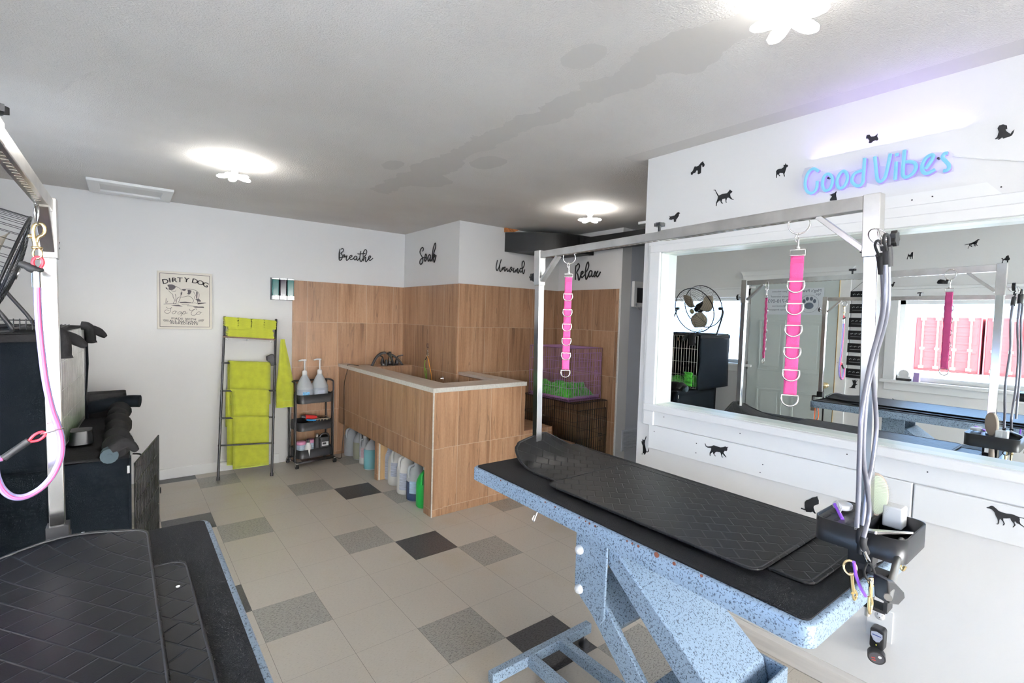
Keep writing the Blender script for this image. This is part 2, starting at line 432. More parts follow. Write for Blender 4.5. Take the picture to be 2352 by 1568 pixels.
def mat_rubber(name, ang, col, line, sx=.055):
    m, N, L, P = nm(name)
    tc = N.new('ShaderNodeTexCoord'); mp = N.new('ShaderNodeMapping'); mp.inputs['Rotation'].default_value = (0,0,ang)
    L.new(tc.outputs['Object'], mp.inputs['Vector'])
    br = N.new('ShaderNodeTexBrick'); br.inputs['Scale'].default_value = 1; br.inputs['Brick Width'].default_value = sx; br.inputs['Row Height'].default_value = sx
    br.offset = .5; br.inputs['Mortar Size'].default_value = .0007; br.inputs['Mortar Smooth'].default_value = .2; br.inputs['Bias'].default_value = 0
    br.inputs['Color1'].default_value = (*col, 1); br.inputs['Color2'].default_value = (*[x*.72 for x in col], 1); br.inputs['Mortar'].default_value = (*line, 1)
    L.new(mp.outputs['Vector'], br.inputs['Vector'])
    L.new(br.outputs['Color'], P.inputs['Base Color'])
    wv = N.new('ShaderNodeTexBrick'); wv.inputs['Scale'].default_value = 1; wv.inputs['Brick Width'].default_value = sx; wv.inputs['Row Height'].default_value = sx
    wv.offset = .5; wv.inputs['Mortar Size'].default_value = .003; wv.inputs['Mortar Smooth'].default_value = 1
    L.new(mp.outputs['Vector'], wv.inputs['Vector'])
    n = N.new('ShaderNodeTexNoise'); n.inputs['Scale'].default_value = 300; L.new(tc.outputs['Object'], n.inputs['Vector'])
    ml = N.new('ShaderNodeMath'); ml.operation = 'MULTIPLY_ADD'; ml.inputs[1].default_value = -.12; L.new(n.outputs['Fac'], ml.inputs[0]); L.new(wv.outputs['Fac'], ml.inputs[2])
    b = N.new('ShaderNodeBump'); b.inputs['Strength'].default_value = .5; b.inputs['Distance'].default_value = .002; b.invert = True
    L.new(ml.outputs[0], b.inputs['Height']); L.new(b.outputs['Normal'], P.inputs['Normal'])
    P.inputs['Roughness'].default_value = .40; P.inputs['Specular IOR Level'].default_value = .22
    return m
M['mat_r'] = mat_rubber('embossed_rubber_mat', PI/4, (.014,.0135,.0135), (.032,.031,.031))
M['mat_l'] = mat_rubber('embossed_rubber_mat', PI/4+.15, (.006,.0065,.009), (.022,.028,.036))
M['tabletop'] = mat('pebbled_black_tabletop', (.009,.009,.011), .55, spec=.25, bump=.6, bscale=420)
def hammer():
    m, N, L, P = nm('hammered_grey_paint')
    tc = N.new('ShaderNodeTexCoord')
    n = N.new('ShaderNodeTexNoise'); n.inputs['Scale'].default_value = 190; n.inputs['Detail'].default_value = 2; n.inputs['Distortion'].default_value = .6
    L.new(tc.outputs['Object'], n.inputs['Vector'])
    r = N.new('ShaderNodeValToRGB'); e = r.color_ramp.elements; e[0].position = .36; e[0].color = (.07,.10,.14,1); e[1].position = .46; e[1].color = (.30,.40,.52,1)
    L.new(n.outputs['Fac'], r.inputs['Fac']); L.new(r.outputs['Color'], P.inputs['Base Color'])
    P.inputs['Roughness'].default_value = .38; P.inputs['Metallic'].default_value = .15
    b = N.new('ShaderNodeBump'); b.inputs['Strength'].default_value = .3; b.inputs['Distance'].default_value = .002; L.new(n.outputs['Fac'], b.inputs['Height']); L.new(b.outputs['Normal'], P.inputs['Normal'])
    return m
M['hammer'] = hammer()
def stone():
    m = mat('pale_tile_cap', (.50,.42,.35), .4, var=.10, vscale=30, stretch=(1,.15,1))
    return m
M['cap'] = stone()
M['capedge'] = mat('white_cap_edge', (.68,.66,.60), .5, var=.12, vscale=60)

def ceiling_mat():
    m, N, L, P = nm('stippled_ceiling')
    tc = N.new('ShaderNodeTexCoord'); sx = N.new('ShaderNodeSeparateXYZ'); L.new(tc.outputs['Object'], sx.inputs[0])
    def M2(op, a, b=None, c=None):
        n = N.new('ShaderNodeMath'); n.operation = op
        for i, x in enumerate((a, b, c)):
            if x is None: continue
            if isinstance(x, (int, float)): n.inputs[i].default_value = x
            else: L.new(x, n.inputs[i])
        return n.outputs[0]
    X, Y = sx.outputs['X'], sx.outputs['Y']
    nz = N.new('ShaderNodeTexNoise'); nz.inputs['Scale'].default_value = 9; nz.inputs['Detail'].default_value = 6; L.new(tc.outputs['Object'], nz.inputs['Vector'])
    wob = M2('MULTIPLY', M2('SUBTRACT', nz.outputs['Fac'], .5), .22)
    # scraped smooth strip running towards the back of the room
    strip = M2('LESS_THAN', M2('ADD', M2('ABSOLUTE', M2('SUBTRACT', X, .095)), M2('MULTIPLY', wob, .8)), .075)
    rng = M2('MULTIPLY', M2('LESS_THAN', M2('ADD', Y, wob), -.62), M2('GREATER_THAN', Y, -4.6))
    strip = M2('MULTIPLY', strip, rng)
    def blob(cx, cy, rx, ry):
        a = M2('DIVIDE', M2('SUBTRACT', X, cx), rx); b = M2('DIVIDE', M2('SUBTRACT', Y, cy), ry)
        return M2('LESS_THAN', M2('ADD', M2('SQRT', M2('ADD', M2('MULTIPLY', a, a), M2('MULTIPLY', b, b))), M2('MULTIPLY', wob, 4)), 1)
    q = strip
    for bx in ((.22,-1.15,.16,.18),(.30,-1.75,.09,.14),(-.14,-2.95,.07,.09),(.10,-3.2,.14,.18),(-.10,-1.3,.06,.10),(.12,-1.45,.13,.25)): q = M2('MAXIMUM', q, blob(*bx))
    # smooth border along the mirror wall and round its end
    bd = M2('MULTIPLY', M2('GREATER_THAN', X, .815), M2('LESS_THAN', Y, -2.36))
    q = M2('MAXIMUM', q, bd)
    q = M2('MINIMUM', q, 1)
    n = N.new('ShaderNodeTexNoise'); n.inputs['Scale'].default_value = 170; n.inputs['Detail'].default_value = 3; L.new(tc.outputs['Object'], n.inputs['Vector'])
    hgt = M2('MULTIPLY', n.outputs['Fac'], M2('SUBTRACT', 1, M2('MULTIPLY', q, .92)))
    hgt = M2('ADD', hgt, M2('MULTIPLY', M2('SUBTRACT', 1, q), .25))
    b = N.new('ShaderNodeBump'); b.inputs['Strength'].default_value = .55; b.inputs['Distance'].default_value = .006; L.new(hgt, b.inputs['Height']); L.new(b.outputs['Normal'], P.inputs['Normal'])
    n2 = N.new('ShaderNodeTexNoise'); n2.inputs['Scale'].default_value = 1.6; n2.inputs['Detail'].default_value = 5; L.new(tc.outputs['Object'], n2.inputs['Vector'])
    r = N.new('ShaderNodeValToRGB'); r.color_ramp.elements[0].position = .3; r.color_ramp.elements[0].color = (.66,.63,.60,1); r.color_ramp.elements[1].position = .7; r.color_ramp.elements[1].color = (.735,.715,.69,1)
    L.new(n2.outputs['Fac'], r.inputs['Fac'])
    mx = N.new('ShaderNodeMix'); mx.data_type = 'RGBA'; L.new(M2('MULTIPLY', q, .8), mx.inputs[0]); L.new(r.outputs['Color'], mx.inputs[6]); mx.inputs[7].default_value = (.60,.58,.555,1)
    L.new(mx.outputs[2], P.inputs['Base Color']); P.inputs['Roughness'].default_value = .8
    return m
M['ceil'] = ceiling_mat()
# ================================================================ THE ROOM
T = .3048
fl = MB()
for i in range(-9, 13):
    for j in range(-5, 29):
        x0, y0 = i*T, -j*T
        a, b = i % 4, j % 4
        mi = 2 if (a == 0 and b == 0) else 1 if (a, b) in ((1,1),(3,3)) else 0
        fl.add([(x0,y0-T,0),(x0+T,y0-T,0),(x0+T,y0,0),(x0,y0,0)], [(0,1,2,3)], mi)
x0, x1, y0, y1 = -9*T, 13*T, -29*T, 5*T
fl.box((x0, -29*T, -.12), (x1, 5*T, -.002))
struct('floor', fl, [M['vct'], M['vctg'], M['vctd']])
struct('ceiling', MB().box((XL-.3, YF-.3, H), (3.9, 1.3, H+.12)), M['ceil'])
YB = 1.052
wb = struct('wall_back', MB().box((XL-.15, YB, 0), (1.30, YB+.15, H)), M['paint'])
build('tile_cladding', MB().box((-.086, YB-.008, 0), (1.128, YB, 1.832)), M['wt_back'], wb)
ws = struct('wall_bath_side', MB().box((1.128, -.129, 0), (1.28, YB, H)), M['paint'])
build('tile_cladding', MB().box((1.12, -.137, 0), (1.128, YB-.008, 1.834)), M['wt_soak'], ws)
wu = struct('wall_bath_back', MB().box((1.28, -.129, 0), (2.60, .02, H)), M['paint'])
build('tile_cladding', MB().box((1.128, -.137, 0), (2.456, -.129, 1.837)), M['wt_unw'], wu)
wr = struct('wall_crate_side', MB().box((2.456, -1.03, 0), (2.60, -.129, H)), M['paint'])
build('tile_cladding', MB().box((2.447, -1.012, 0), (2.456, -.137, 1.839)), M['wt_rel'], wr)
build('tile_edge', MB().box((2.449, -1.020, 0), (2.456, -1.012, 1.839)), M['capedge'], wr)
struct('wall_alcove', MB().box((2.60, -1.03, 0), (3.9, -.9, H)), M['alcove_shade'])
struct('wall_alcove_end', MB().box((3.6, -3.2, 0), (3.75, -1.03, H)), M['alcove_shade'])
struct('wall_alcove_return', MB().box((XM+.15, -3.35, 0), (3.6, -3.2, H)), M['alcove_shade'])
# ---- wall with the mirror recess
MY0, MY1, MZ0, MZ1 = -5.2, -2.556, 1.052, 1.905
mw = MB()
mw.box((XM, YF, 0), (XM+.15, -2.44, MZ0)); mw.box((XM, YF, MZ1), (XM+.15, -2.44, H))
mw.box((XM, MY1, MZ0), (XM+.15, -2.44, MZ1)); mw.box((XM, YF, MZ0), (XM+.15, MY0, MZ1)); mw.box((XM+.075, MY0, MZ0), (XM+.15, MY1, MZ1))
wm = struct('wall_right', mw, M['paint'])
jm = MB(); jm.box((XM-.002, MY0, MZ1-.006), (XG, MY1, MZ1)); jm.box((XM-.002, MY1-.006, MZ0), (XG, MY1, MZ1)); jm.box((XM-.002, MY0, MZ0), (XG, MY1, MZ0+.006))
build('jamb_lining', jm, M['trim2'], wm)
one('wall_mirror', MB().box((XG, MY0, MZ0), (XG+.006, MY1, MZ1)), M['mirror'], 'large wall mirror set in a white recess behind the grooming table', 'mirror', (XG, -3.8, MZ0))
tr = MB()
tr.box((XM-.018, MY0-.08, 1.905), (XM, -2.492, 1.945)); tr.box((XM-.010, MY0-.08, 1.945), (XM, -2.475, 1.985))
struct('trim_1', tr, M['trim'], bevel=.003)
tr = MB().box((XM-.018, -2.492, .935), (XM, -2.556, 1.905)); tr.box((XM-.010, -2.475, .935), (XM, -2.492, 1.945))
struct('trim_2', tr, M['trim'], bevel=.003)
struct('trim_3', MB().prism([(XM, -2.56, 1.985), (XM, -2.59, 2.024), (XM, -3.865, 2.031), (XM, -3.905, 1.985)], (-.008, 0, 0)), M['trim'])
struct('trim_4', MB().box((XM-.035, MY0-.05, 1.018), (XM+.005, -2.497, 1.056)), M['trim'], bevel=.006)
ap = MB().box((XM-.006, MY0, .940), (XM, -2.556, 1.018))
struct('trim_5', ap, M['trim'])
ap = MB().box((XM-.018, -3.722, .805), (XM, -2.53, .938)); ap.box((XM-.018, MY0, .805), (XM, -3.726, .936))
struct('trim_6', ap, M['trim'], bevel=.004)
nl = MB()
for p in ((1406+0,0),): pass
for y, z, x in ((-2.62,.995,.006),(-2.57,.905,.018),(-3.05,.99,.006),(-3.17,.87,.018),(-3.16,.83,.018),(-2.83,.895,.018),(-2.83,.845,.018),(-3.62,.90,.018),(-3.76,.99,.006),(-3.5,.995,.006),(-3.90,2.01,.0),(-3.66,2.005,.008),(-3.72,2.008,.008),(-3.30,1.995,.008),(-3.31,1.995,.008)):
    nl.cyl((XM-x, y, z), (XM-x-.0012, y, z), .0025, n=8)
build('nail_head', nl, M['rubberk'], wm)['kind'] = 'stuff'
struct('baseboard_right', MB().prism([(XM, YF, 0), (XM-.015, YF, 0), (XM-.015, YF, .070), (XM-.006, YF, .088), (XM, YF, .088)], (0, -2.44-YF, 0)), mat('scuffed_white_baseboard', (.66,.63,.60), .5, var=.10, vscale=9, stretch=(1,.3,4)))
struct('baseboard_back', MB().box((XL, YB-.014, 0), (-.20, YB, .092)), M['trim'], bevel=.003)
# ---- left wall with its two windows
def holed(axis, c0, c1, u0, u1, holes):
    mb = MB(); cuts = sorted({u0, u1, *[h[0] for h in holes], *[h[1] for h in holes]})
    for a, b in zip(cuts, cuts[1:]):
        hs = [h for h in holes if h[0] <= a and h[1] >= b]
        sp = [(0, hs[0][2]), (hs[0][3], H)] if hs else [(0, H)]
        for z0, z1 in sp:
            if axis == 'x': mb.box((c0, a, z0), (c1, b, z1))
            else: mb.box((a, c0, z0), (b, c1, z1))
    return mb
struct('wall_left', holed('x', XL-.15, XL, YF-.15, YB, [W1, W2]), M['paint'])
struct('wall_front', holed('y', YF-.15, YF, XL, XM+.15, [W3]), M['paint'])
def window(n, ax, w, divs, cas=True):
    u0, u1, z0, z1 = w
    c = XL if ax == 'x' else YF
    def bx(mb, a, b, za, zb, d0, d1):
        if ax == 'x': mb.box((c+d0, a, za), (c+d1, b, zb))
        else: mb.box((a, c+d0, za), (b, c+d1, zb))
    fr = MB()
    for a, b, p, q in ((u0,u1,z0,z0+.04),(u0,u1,z1-.04,z1),(u0,u0+.04,z0,z1),(u1-.04,u1,z0,z1)): bx(fr, a, b, p, q, -.10, -.05)
    for d in divs: bx(fr, d-.02, d+.02, z0, z1, -.10, -.05)
    r = struct('window_%d' % n, fr, M['white'])
    pn = MB(); bx(pn, u0+.04, u1-.04, z0+.04, z1-.04, -.078, -.074); build('pane', pn, M['glass'], r)
    cs = MB()
    bx(cs, u0-.09, u0, z0, z1, 0, .018); bx(cs, u1, u1+.09, z0, z1, 0, .018); bx(cs, u0-.09, u1+.09, z1, z1+.10, 0, .02); bx(cs, u0-.11, u1+.11, z1+.10, z1+.125, 0, .035)
    build('casing', cs, M['trim'], r, bevel=.003)
    sl = MB(); bx(sl, u0-.11, u1+.11, z0-.03, z0, -.05, .05); build('sill', sl, M['trim'], r, bevel=.005)
    ap = MB(); bx(ap, u0-.08, u1+.08, z0-.10, z0-.03, 0, .015); build('apron', ap, M['trim'], r, bevel=.004)
window(1, 'x', W1, [-4.0])
window(2, 'x', W2, [])
window(3, 'y', W3, [-.7])
# ---- entrance door in the left wall (seen in the mirror)
DY0, DY1, DZ = -2.275, -1.36, 2.02
ds = MB().box((XL, DY0, .012), (XL+.030, DY1, DZ))
d1 = struct('door_1', ds, M['door'])
def panel(y0, y1, z0, z1):
    p = MB(); x = XL+.030
    for a, b, c, d in ((y0,y1,z0,z0+.022),(y0,y1,z1-.022,z1),(y0,y0+.022,z0+.022,z1-.022),(y1-.022,y1,z0+.022,z1-.022)): p.box((x, a, c), (x+.006, b, d))
    p.box((x, y0+.05, z0+.05), (x+.004, y1-.05, z1-.05))
    build('raised_panel', p, M['door'], d1, bevel=.003)
dm = (DY0+DY1)/2
for z0, z1 in ((.20,.80),(1.0,1.58),(1.68,1.90)):
    if z1 < 1.65: panel(DY0+.12, dm-.05, z0, z1); panel(dm+.05, DY1-.12, z0, z1)
k = MB().lathe([(.028,0),(.028,.006),(.012,.01),(.012,.03),(.030,.045),(.034,.06),(.026,.075),(0,.08)], (XL+.03, DY0+.07, .905), 16, ax=(1,0,0))
build('door_knob', k, M['brass'], d1)
for z in (.25, 1.04, 1.81): build('hinge', MB().box((XL+.020, DY1-.004, z-.045), (XL+.036, DY1+.012, z+.045)), M['steel'], d1)
build('brass_edge', MB().box((XL+.002, DY0-.006, .01), (XL+.031, DY0, DZ)), M['brass'], d1)
dc = MB(); dc.box((XL, DY0-.10, 0), (XL+.02, DY0-.006, DZ+.02)); dc.box((XL, DY1+.012, 0), (XL+.02, DY1+.11, DZ+.02)); dc.box((XL, DY0-.10, DZ+.02), (XL+.02, DY1+.11, DZ+.08))
dc.prism([(XL, DY0-.13, DZ+.13), (XL, DY0-.09, DZ+.08), (XL, DY1+.10, DZ+.08), (XL, DY1+.14, DZ+.13)], (.035, 0, 0))
build('door_casing', dc, M['trim'], d1)
# ---- outside: ground and containers seen through the window in the mirror
struct('ground', MB().box((-60, -60, -.5), (XL-.16, 60, -.42)).box((XL-.16, -60, -.5), (8, YF-.16, -.42)), M['ground'])
M['cont'] = mat('faded_red_container_paint', (.30,.035,.035), .6, bump=.1, bscale=3)
M['contd'] = mat('container_seam', (.25,.06,.08), .6)
for n, (ya, lab) in enumerate([(.12, 'red shipping container, nearest the door side of the window view'), (-2.38, 'red shipping container in the middle of the window view'), (-4.88, 'red shipping container at the far side of the window view'), (-7.38, 'red shipping container last in the row beyond the window')]):
    X0 = -27.0
    t = Thing('shipping_container', lab, 'container', (X0, ya+1.2, -.42), 'red containers in the yard')
    b = MB().box((X0-6, ya, -.40), (X0, ya+2.4, 2.15)); t.part('body', b, M['cont'])
    for s in (0, 1):
        d = MB().box((X0, ya+.06+s*1.17, -.3), (X0+.05, ya+1.17+s*1.17, 2.05))
        for zz in (.1,.5,.9,1.3,1.7): d.box((X0+.05, ya+.14+s*1.17, zz), (X0+.07, ya+1.09+s*1.17, zz+.12))
        dd = t.part('door', d, M['cont'])
        for yy in (.30, .85):
            y = ya+s*1.17+yy+.06
            r = MB().cyl((X0+.12, y, -.25), (X0+.12, y, 2.1), .035, n=8); r.box((X0+.05, y-.08, .6), (X0+.15, y+.08, .7)); r.box((X0+.05, y-.09, 2.0), (X0+.15, y+.09, 2.12)); r.box((X0+.05, y-.09, -.3), (X0+.15, y+.09, -.18))
            t.part('lock_bar', r, M['white'], parent=dd)
    g = MB().box((X0, ya, -.4), (X0+.08, ya+.05, 2.15)).box((X0, ya+2.35, -.4), (X0+.08, ya+2.4, 2.15))
    t.part('corner_post', g, M['contd'])

# ================================================================ WALL DECALS, WORDS, SIGN
def decal(name, label, cat, pts, ox, oy, s, ax='x', val=XM, out=(-1,0,0), mirror=False, group=None):
    P = []
    for a, b in pts:
        u, v = ox+a/s, oy+b/s
        P.append(am(XL, u, v) if mirror else at(ax, val, u, v))
    nv = Vector(out)*.0012
    me = bmesh.new()
    mb = MB().prism([p + nv*.1 for p in P], nv)
    c = sum(P, Vector())/len(P)
    me.free()
    return one(name, mb, M['dec'], label, cat, c, group)
G = 'black animal silhouettes on the white walls'
decal('dog_silhouette', 'black schnauzer silhouette, leftmost on the wall above the mirror', 'wall sticker', [(232,405),(270,375),(300,305),(318,270),(332,287),(385,270),(440,205),(480,175),(483,198),(497,212),(512,245),(500,280),(468,297),(462,255),(447,260),(437,405),(425,420),(385,435),(370,428),(378,368),(350,357),(320,410),(285,418),(265,447),(237,447)], 1560, 350, 8.711, group=G)
decal('dog_silhouette', 'black prick-eared dog silhouette just left of the neon sign', 'wall sticker', [(1937,505),(1942,430),(1940,375),(1965,345),(2000,330),(2050,325),(2085,300),(2092,285),(2088,247),(2105,250),(2120,245),(2130,210),(2140,240),(2180,250),(2175,285),(2150,300),(2125,380),(2105,430),(2118,480),(2100,483),(2080,415),(2010,410),(2000,440),(2025,470),(2005,475),(1985,445),(1968,440),(1955,470),(1953,508)], 1560, 350, 8.711, group=G)
decal('cat_silhouette', 'black prancing cat silhouette with raised tail above the mirror', 'wall sticker', [(690,750),(728,748),(745,785),(795,862),(860,832),(960,815),(990,780),(1020,740),(1030,755),(1065,775),(1060,795),(1020,830),(1028,880),(1070,935),(1095,938),(1080,950),(1050,940),(990,903),(960,910),(945,960),(945,985),(958,1000),(935,1003),(930,960),(922,920),(865,935),(850,985),(880,1018),(860,1027),(835,1000),(820,955),(775,990),(755,1020),(750,1072),(733,1070),(740,1010),(770,930),(778,885),(735,800),(722,763),(690,757)], 1560, 350, 8.711, group=G)
decal('dog_silhouette', 'small black spaniel silhouette just above the steel overhead bar', 'wall sticker', [(757,590),(785,605),(860,585),(905,535),(935,525),(960,545),(938,560),(935,595),(905,640),(885,665),(890,690),(865,705),(845,697),(845,655),(820,655),(800,665),(760,655),(775,615)], 1440, 420, 7.84, group=G)
decal('dog_silhouette', 'small black scottie silhouette facing left above the neon sign', 'wall sticker', [(750,240),(757,222),(770,220),(783,217),(800,238),(830,235),(850,225),(868,205),(862,235),(875,262),(862,278),(842,275),(820,285),(803,302),(785,305),(775,300),(782,280),(768,258),(750,258)], 1820, 260, 4.421, group=G)
decal('dog_silhouette', 'black sitting shaggy dog silhouette, high and rightmost above the mirror', 'wall sticker', [(2055,262),(2080,240),(2095,190),(2083,155),(2100,125),(2140,113),(2180,125),(2183,158),(2165,162),(2170,180),(2215,210),(2232,185),(2255,165),(2245,200),(2230,225),(2200,240),(2165,250),(2140,258),(2130,245),(2100,268),(2085,268),(2100,250),(2085,258),(2065,265)], 1820, 260, 4.421, group=G)
decal('dog_silhouette', 'black dog head silhouette peeking over the bar under the neon sign', 'wall sticker', [(848,880),(920,860),(1010,820),(1055,770),(1072,790),(1052,850),(1058,930),(1072,975),(1075,1040),(870,1060),(870,1010),(930,935),(905,905)], 1840, 380, 13.07, group=G)
decal('cat_silhouette', 'black climbing cat silhouette reaching up at the wall end', 'wall sticker', [(345,950),(353,962),(330,1030),(322,1090),(345,1200),(350,1225),(375,1225),(388,1190),(375,1165),(395,1185),(395,1225),(375,1243),(345,1240),(330,1280),(305,1285),(315,1262),(295,1255),(285,1280),(252,1272),(285,1265),(290,1200),(285,1120),(270,1085),(262,1040),(278,1050),(280,1005),(300,1015),(318,1018)], 1440, 880, 7.84, group=G, val=XM)
decal('cat_silhouette', 'black walking cat silhouette on the board below the mirror', 'wall sticker', [(220,140),(230,135),(240,170),(270,190),(330,185),(375,168),(490,205),(540,200),(578,187),(590,198),(630,198),(612,215),(610,255),(595,272),(568,262),(545,298),(598,375),(588,377),(525,315),(518,355),(538,378),(518,378),(495,300),(485,290),(430,280),(405,290),(385,320),(398,345),(418,358),(400,360),(365,310),(362,285),(325,310),(315,335),(325,352),(305,345),(305,300),(330,250),(330,215),(270,210),(235,185)], 1590, 1000, 7.587, group=G, val=XM-.018)
decal('cat_silhouette', 'black sitting cat silhouette licking its paw beside the tool tray', 'wall sticker', [(1892,1265),(1910,1253),(1925,1270),(1970,1280),(1958,1230),(1960,1160),(1990,1125),(2030,1115),(2090,1080),(2140,1070),(2180,1055),(2185,1080),(2207,1130),(2205,1190),(2120,1225),(2115,1260),(2140,1330),(2160,1355),(2135,1358),(2095,1320),(2075,1335),(1985,1325),(1975,1300),(1905,1280)], 1590, 1000, 7.587, group=G)
decal('dog_silhouette', 'black hound silhouette with long tail at the right end below the mirror', 'wall sticker', [(400,543),(490,535),(540,495),(590,485),(650,500),(760,590),(840,670),(960,720),(1110,765),(1290,785),(1400,815),(1560,885),(1760,930),(1760,955),(1590,915),(1610,980),(1600,1050),(1630,1130),(1760,1240),(1760,1270),(1600,1160),(1500,1110),(1425,1035),(1415,1100),(1460,1180),(1380,1265),(1340,1260),(1400,1180),(1380,1120),(1290,1010),(1260,935),(1130,945),(1010,940),(1010,1010),(1070,1130),(1040,1190),(985,1190),(1025,1120),(990,1050),(900,950),(870,1010),(860,1120),(820,1160),(740,1140),(805,1120),(815,1040),(800,960),(740,850),(690,710),(600,620),(510,585),(430,570)], 2240, 1130, 15.68, group=G, val=XM-.018)
# on the left wall, visible in the mirror
GL = 'black animal silhouettes on the left wall'
R = (1,0,0)
s = 8.647
decal('dog_silhouette', 'black pointing hound silhouette reflected at the top of the mirror', 'wall sticker', [(1170,105),(1250,85),(1310,65),(1370,40),(1410,10),(1440,-8),(1478,0),(1440,20),(1425,60),(1410,90),(1440,125),(1410,120),(1395,95),(1380,95),(1395,135),(1370,130),(1370,90),(1320,90),(1305,120),(1330,150),(1295,145),(1285,115),(1250,150),(1250,178),(1230,175),(1262,120),(1258,95),(1180,112)], 2080, 550, s, mirror=True, out=R, group=GL)
decal('dog_silhouette', 'small black terrier silhouette reflected above the window', 'wall sticker', [(22,392),(38,340),(50,280),(65,285),(62,305),(105,295),(110,260),(152,245),(148,290),(142,385),(125,382),(130,335),(100,345),(105,388),(85,375),(80,340),(55,335),(40,392)], 2080, 550, s, mirror=True, out=R, group=GL)
decal('dog_silhouette', 'black poodle silhouette reflected above the bar at the right', 'wall sticker', [(1900,378),(1915,365),(1935,375),(1928,390),(1950,388),(1980,370),(2000,330),(2040,308),(2055,325),(2052,345),(2075,380),(2060,410),(2035,415),(2042,440),(2028,458),(2012,445),(2018,415),(1985,408),(1960,402),(1940,420),(1932,455),(1920,475),(1905,462),(1922,440),(1928,400)], 2080, 550, s, mirror=True, out=R, group=GL)
decal('cat_silhouette', 'black curled sleeping cat silhouette reflected beside the steel ring', 'wall sticker', [(620,860),(640,815),(690,788),(750,795),(795,815),(820,780),(845,790),(905,788),(880,830),(845,860),(830,880),(640,880)], 2080, 550, s, mirror=True, out=R, group=GL)
decal('dog_silhouette', 'small black pointer silhouette reflected right of the steel post', 'wall sticker', [(440,905),(475,895),(485,870),(505,880),(492,892),(488,915),(475,930),(475,952),(468,950),(465,925),(445,915)], 1960, 480, 5.225, mirror=True, out=R, group=GL)
decal('cat_silhouette', 'small black cat silhouette reflected left of the steel post', 'wall sticker', [(80,450),(95,455),(112,445),(110,475),(105,490),(110,525),(75,525),(88,490),(78,470)], 1960, 480, 5.225, mirror=True, out=R, group=GL)
decal('cat_silhouette', 'black playing cat silhouette reflected below the hanging plaques', 'wall sticker', [(598,1185),(615,1190),(630,1182),(635,1200),(660,1180),(640,1205),(635,1225),(655,1228),(632,1240),(625,1260),(640,1270),(560,1265),(590,1255),(610,1225)], 1820, 600, 4.354, mirror=True, out=R, group=GL)
decal('cat_silhouette', 'tiny black cat head silhouette reflected above the far table', 'wall sticker', [(143,1028),(155,1035),(165,1045),(150,1048)], 2000, 560, 2.903, mirror=True, out=R, group=GL)

def word(name, label, strokes, ox, oy, s, ax, val, out, r, org):
    mb = MB(); o = Vector(out)*.008
    for st in strokes:
        P = smooth([at(ax, val, ox+a/s, oy+b/s)+o for a, b in st], 4)
        mb.tube(P, r, 8, nrm=out, flat=.8)
    return one(name, mb, M['word'], label, 'wall lettering', org, 'black script words round the bath')
word('script_word', 'black script word Breathe on the white wall beside the bath corner',
 [[(250,275),(205,450),(195,650),(200,850),(250,885),(320,850),(360,760),(375,650),(340,570),(290,530),(330,480),(420,390),(430,300),(380,255),(310,290)],[(225,400),(215,600),(212,800)],[(240,740),(400,720),(580,700)],[(490,690),(440,650),(440,605),(480,590),(510,640),(490,690),(560,690),(630,640),(590,760),(580,860),(620,890),(690,840),(750,750)],[(750,750),(830,720),(900,660),(850,610),(770,680),(770,780),(840,855),(930,810),(980,770)],[(1170,710),(1080,660),(1000,740),(1000,830),(1060,870),(1130,800),(1160,710),(1150,830),(1190,890),(1260,820),(1310,760)],[(1370,390),(1330,600),(1310,800),(1340,920),(1390,960),(1440,880),(1470,800)],[(1190,525),(1250,548),(1400,535),(1560,515),(1620,545)],[(1500,930),(1490,700),(1500,500),(1560,360),(1620,310),(1680,360),(1690,450),(1640,600),(1520,720)],[(1500,880),(1560,770),(1640,720),(1620,830),(1620,930),(1650,975),(1700,920),(1780,800)],[(1780,800),(1860,760),(1910,700),(1860,645),(1790,720),(1790,830),(1860,895),(1940,850),(2020,775)]],
 770, 560, 23.52, 'y', YB, (0,-1,0), .0048, (.55, YB, 2.1))
word('script_word', 'black script word Soak between the two bath corners',
 [[(415,645),(450,590),(450,480),(400,440),(310,530),(265,680),(290,800),(370,940),(420,1060),(430,1160),(390,1300),(310,1375),(255,1300),(280,1150),(370,1040),(480,990),(560,990)],[(560,990),(525,1120),(550,1210),(610,1120),(650,950),(590,800),(550,900),(560,990),(640,1030),(700,1020)],[(860,910),(800,830),(730,950),(710,1100),(740,1210),(800,1100),(850,930),(830,1100),(850,1200),(900,1120)],[(935,1220),(940,1000),(960,750),(1010,450),(1100,210),(1140,260),(1130,450),(1050,700),(990,900)],[(950,1050),(1020,900),(1090,840),(1090,930),(1000,1030),(1020,1150),(1050,1265),(1100,1150),(1170,870)]],
 955, 550, 24.12, 'x', 1.128, (-1,0,0), .0058, (1.128, .5, 2.15))
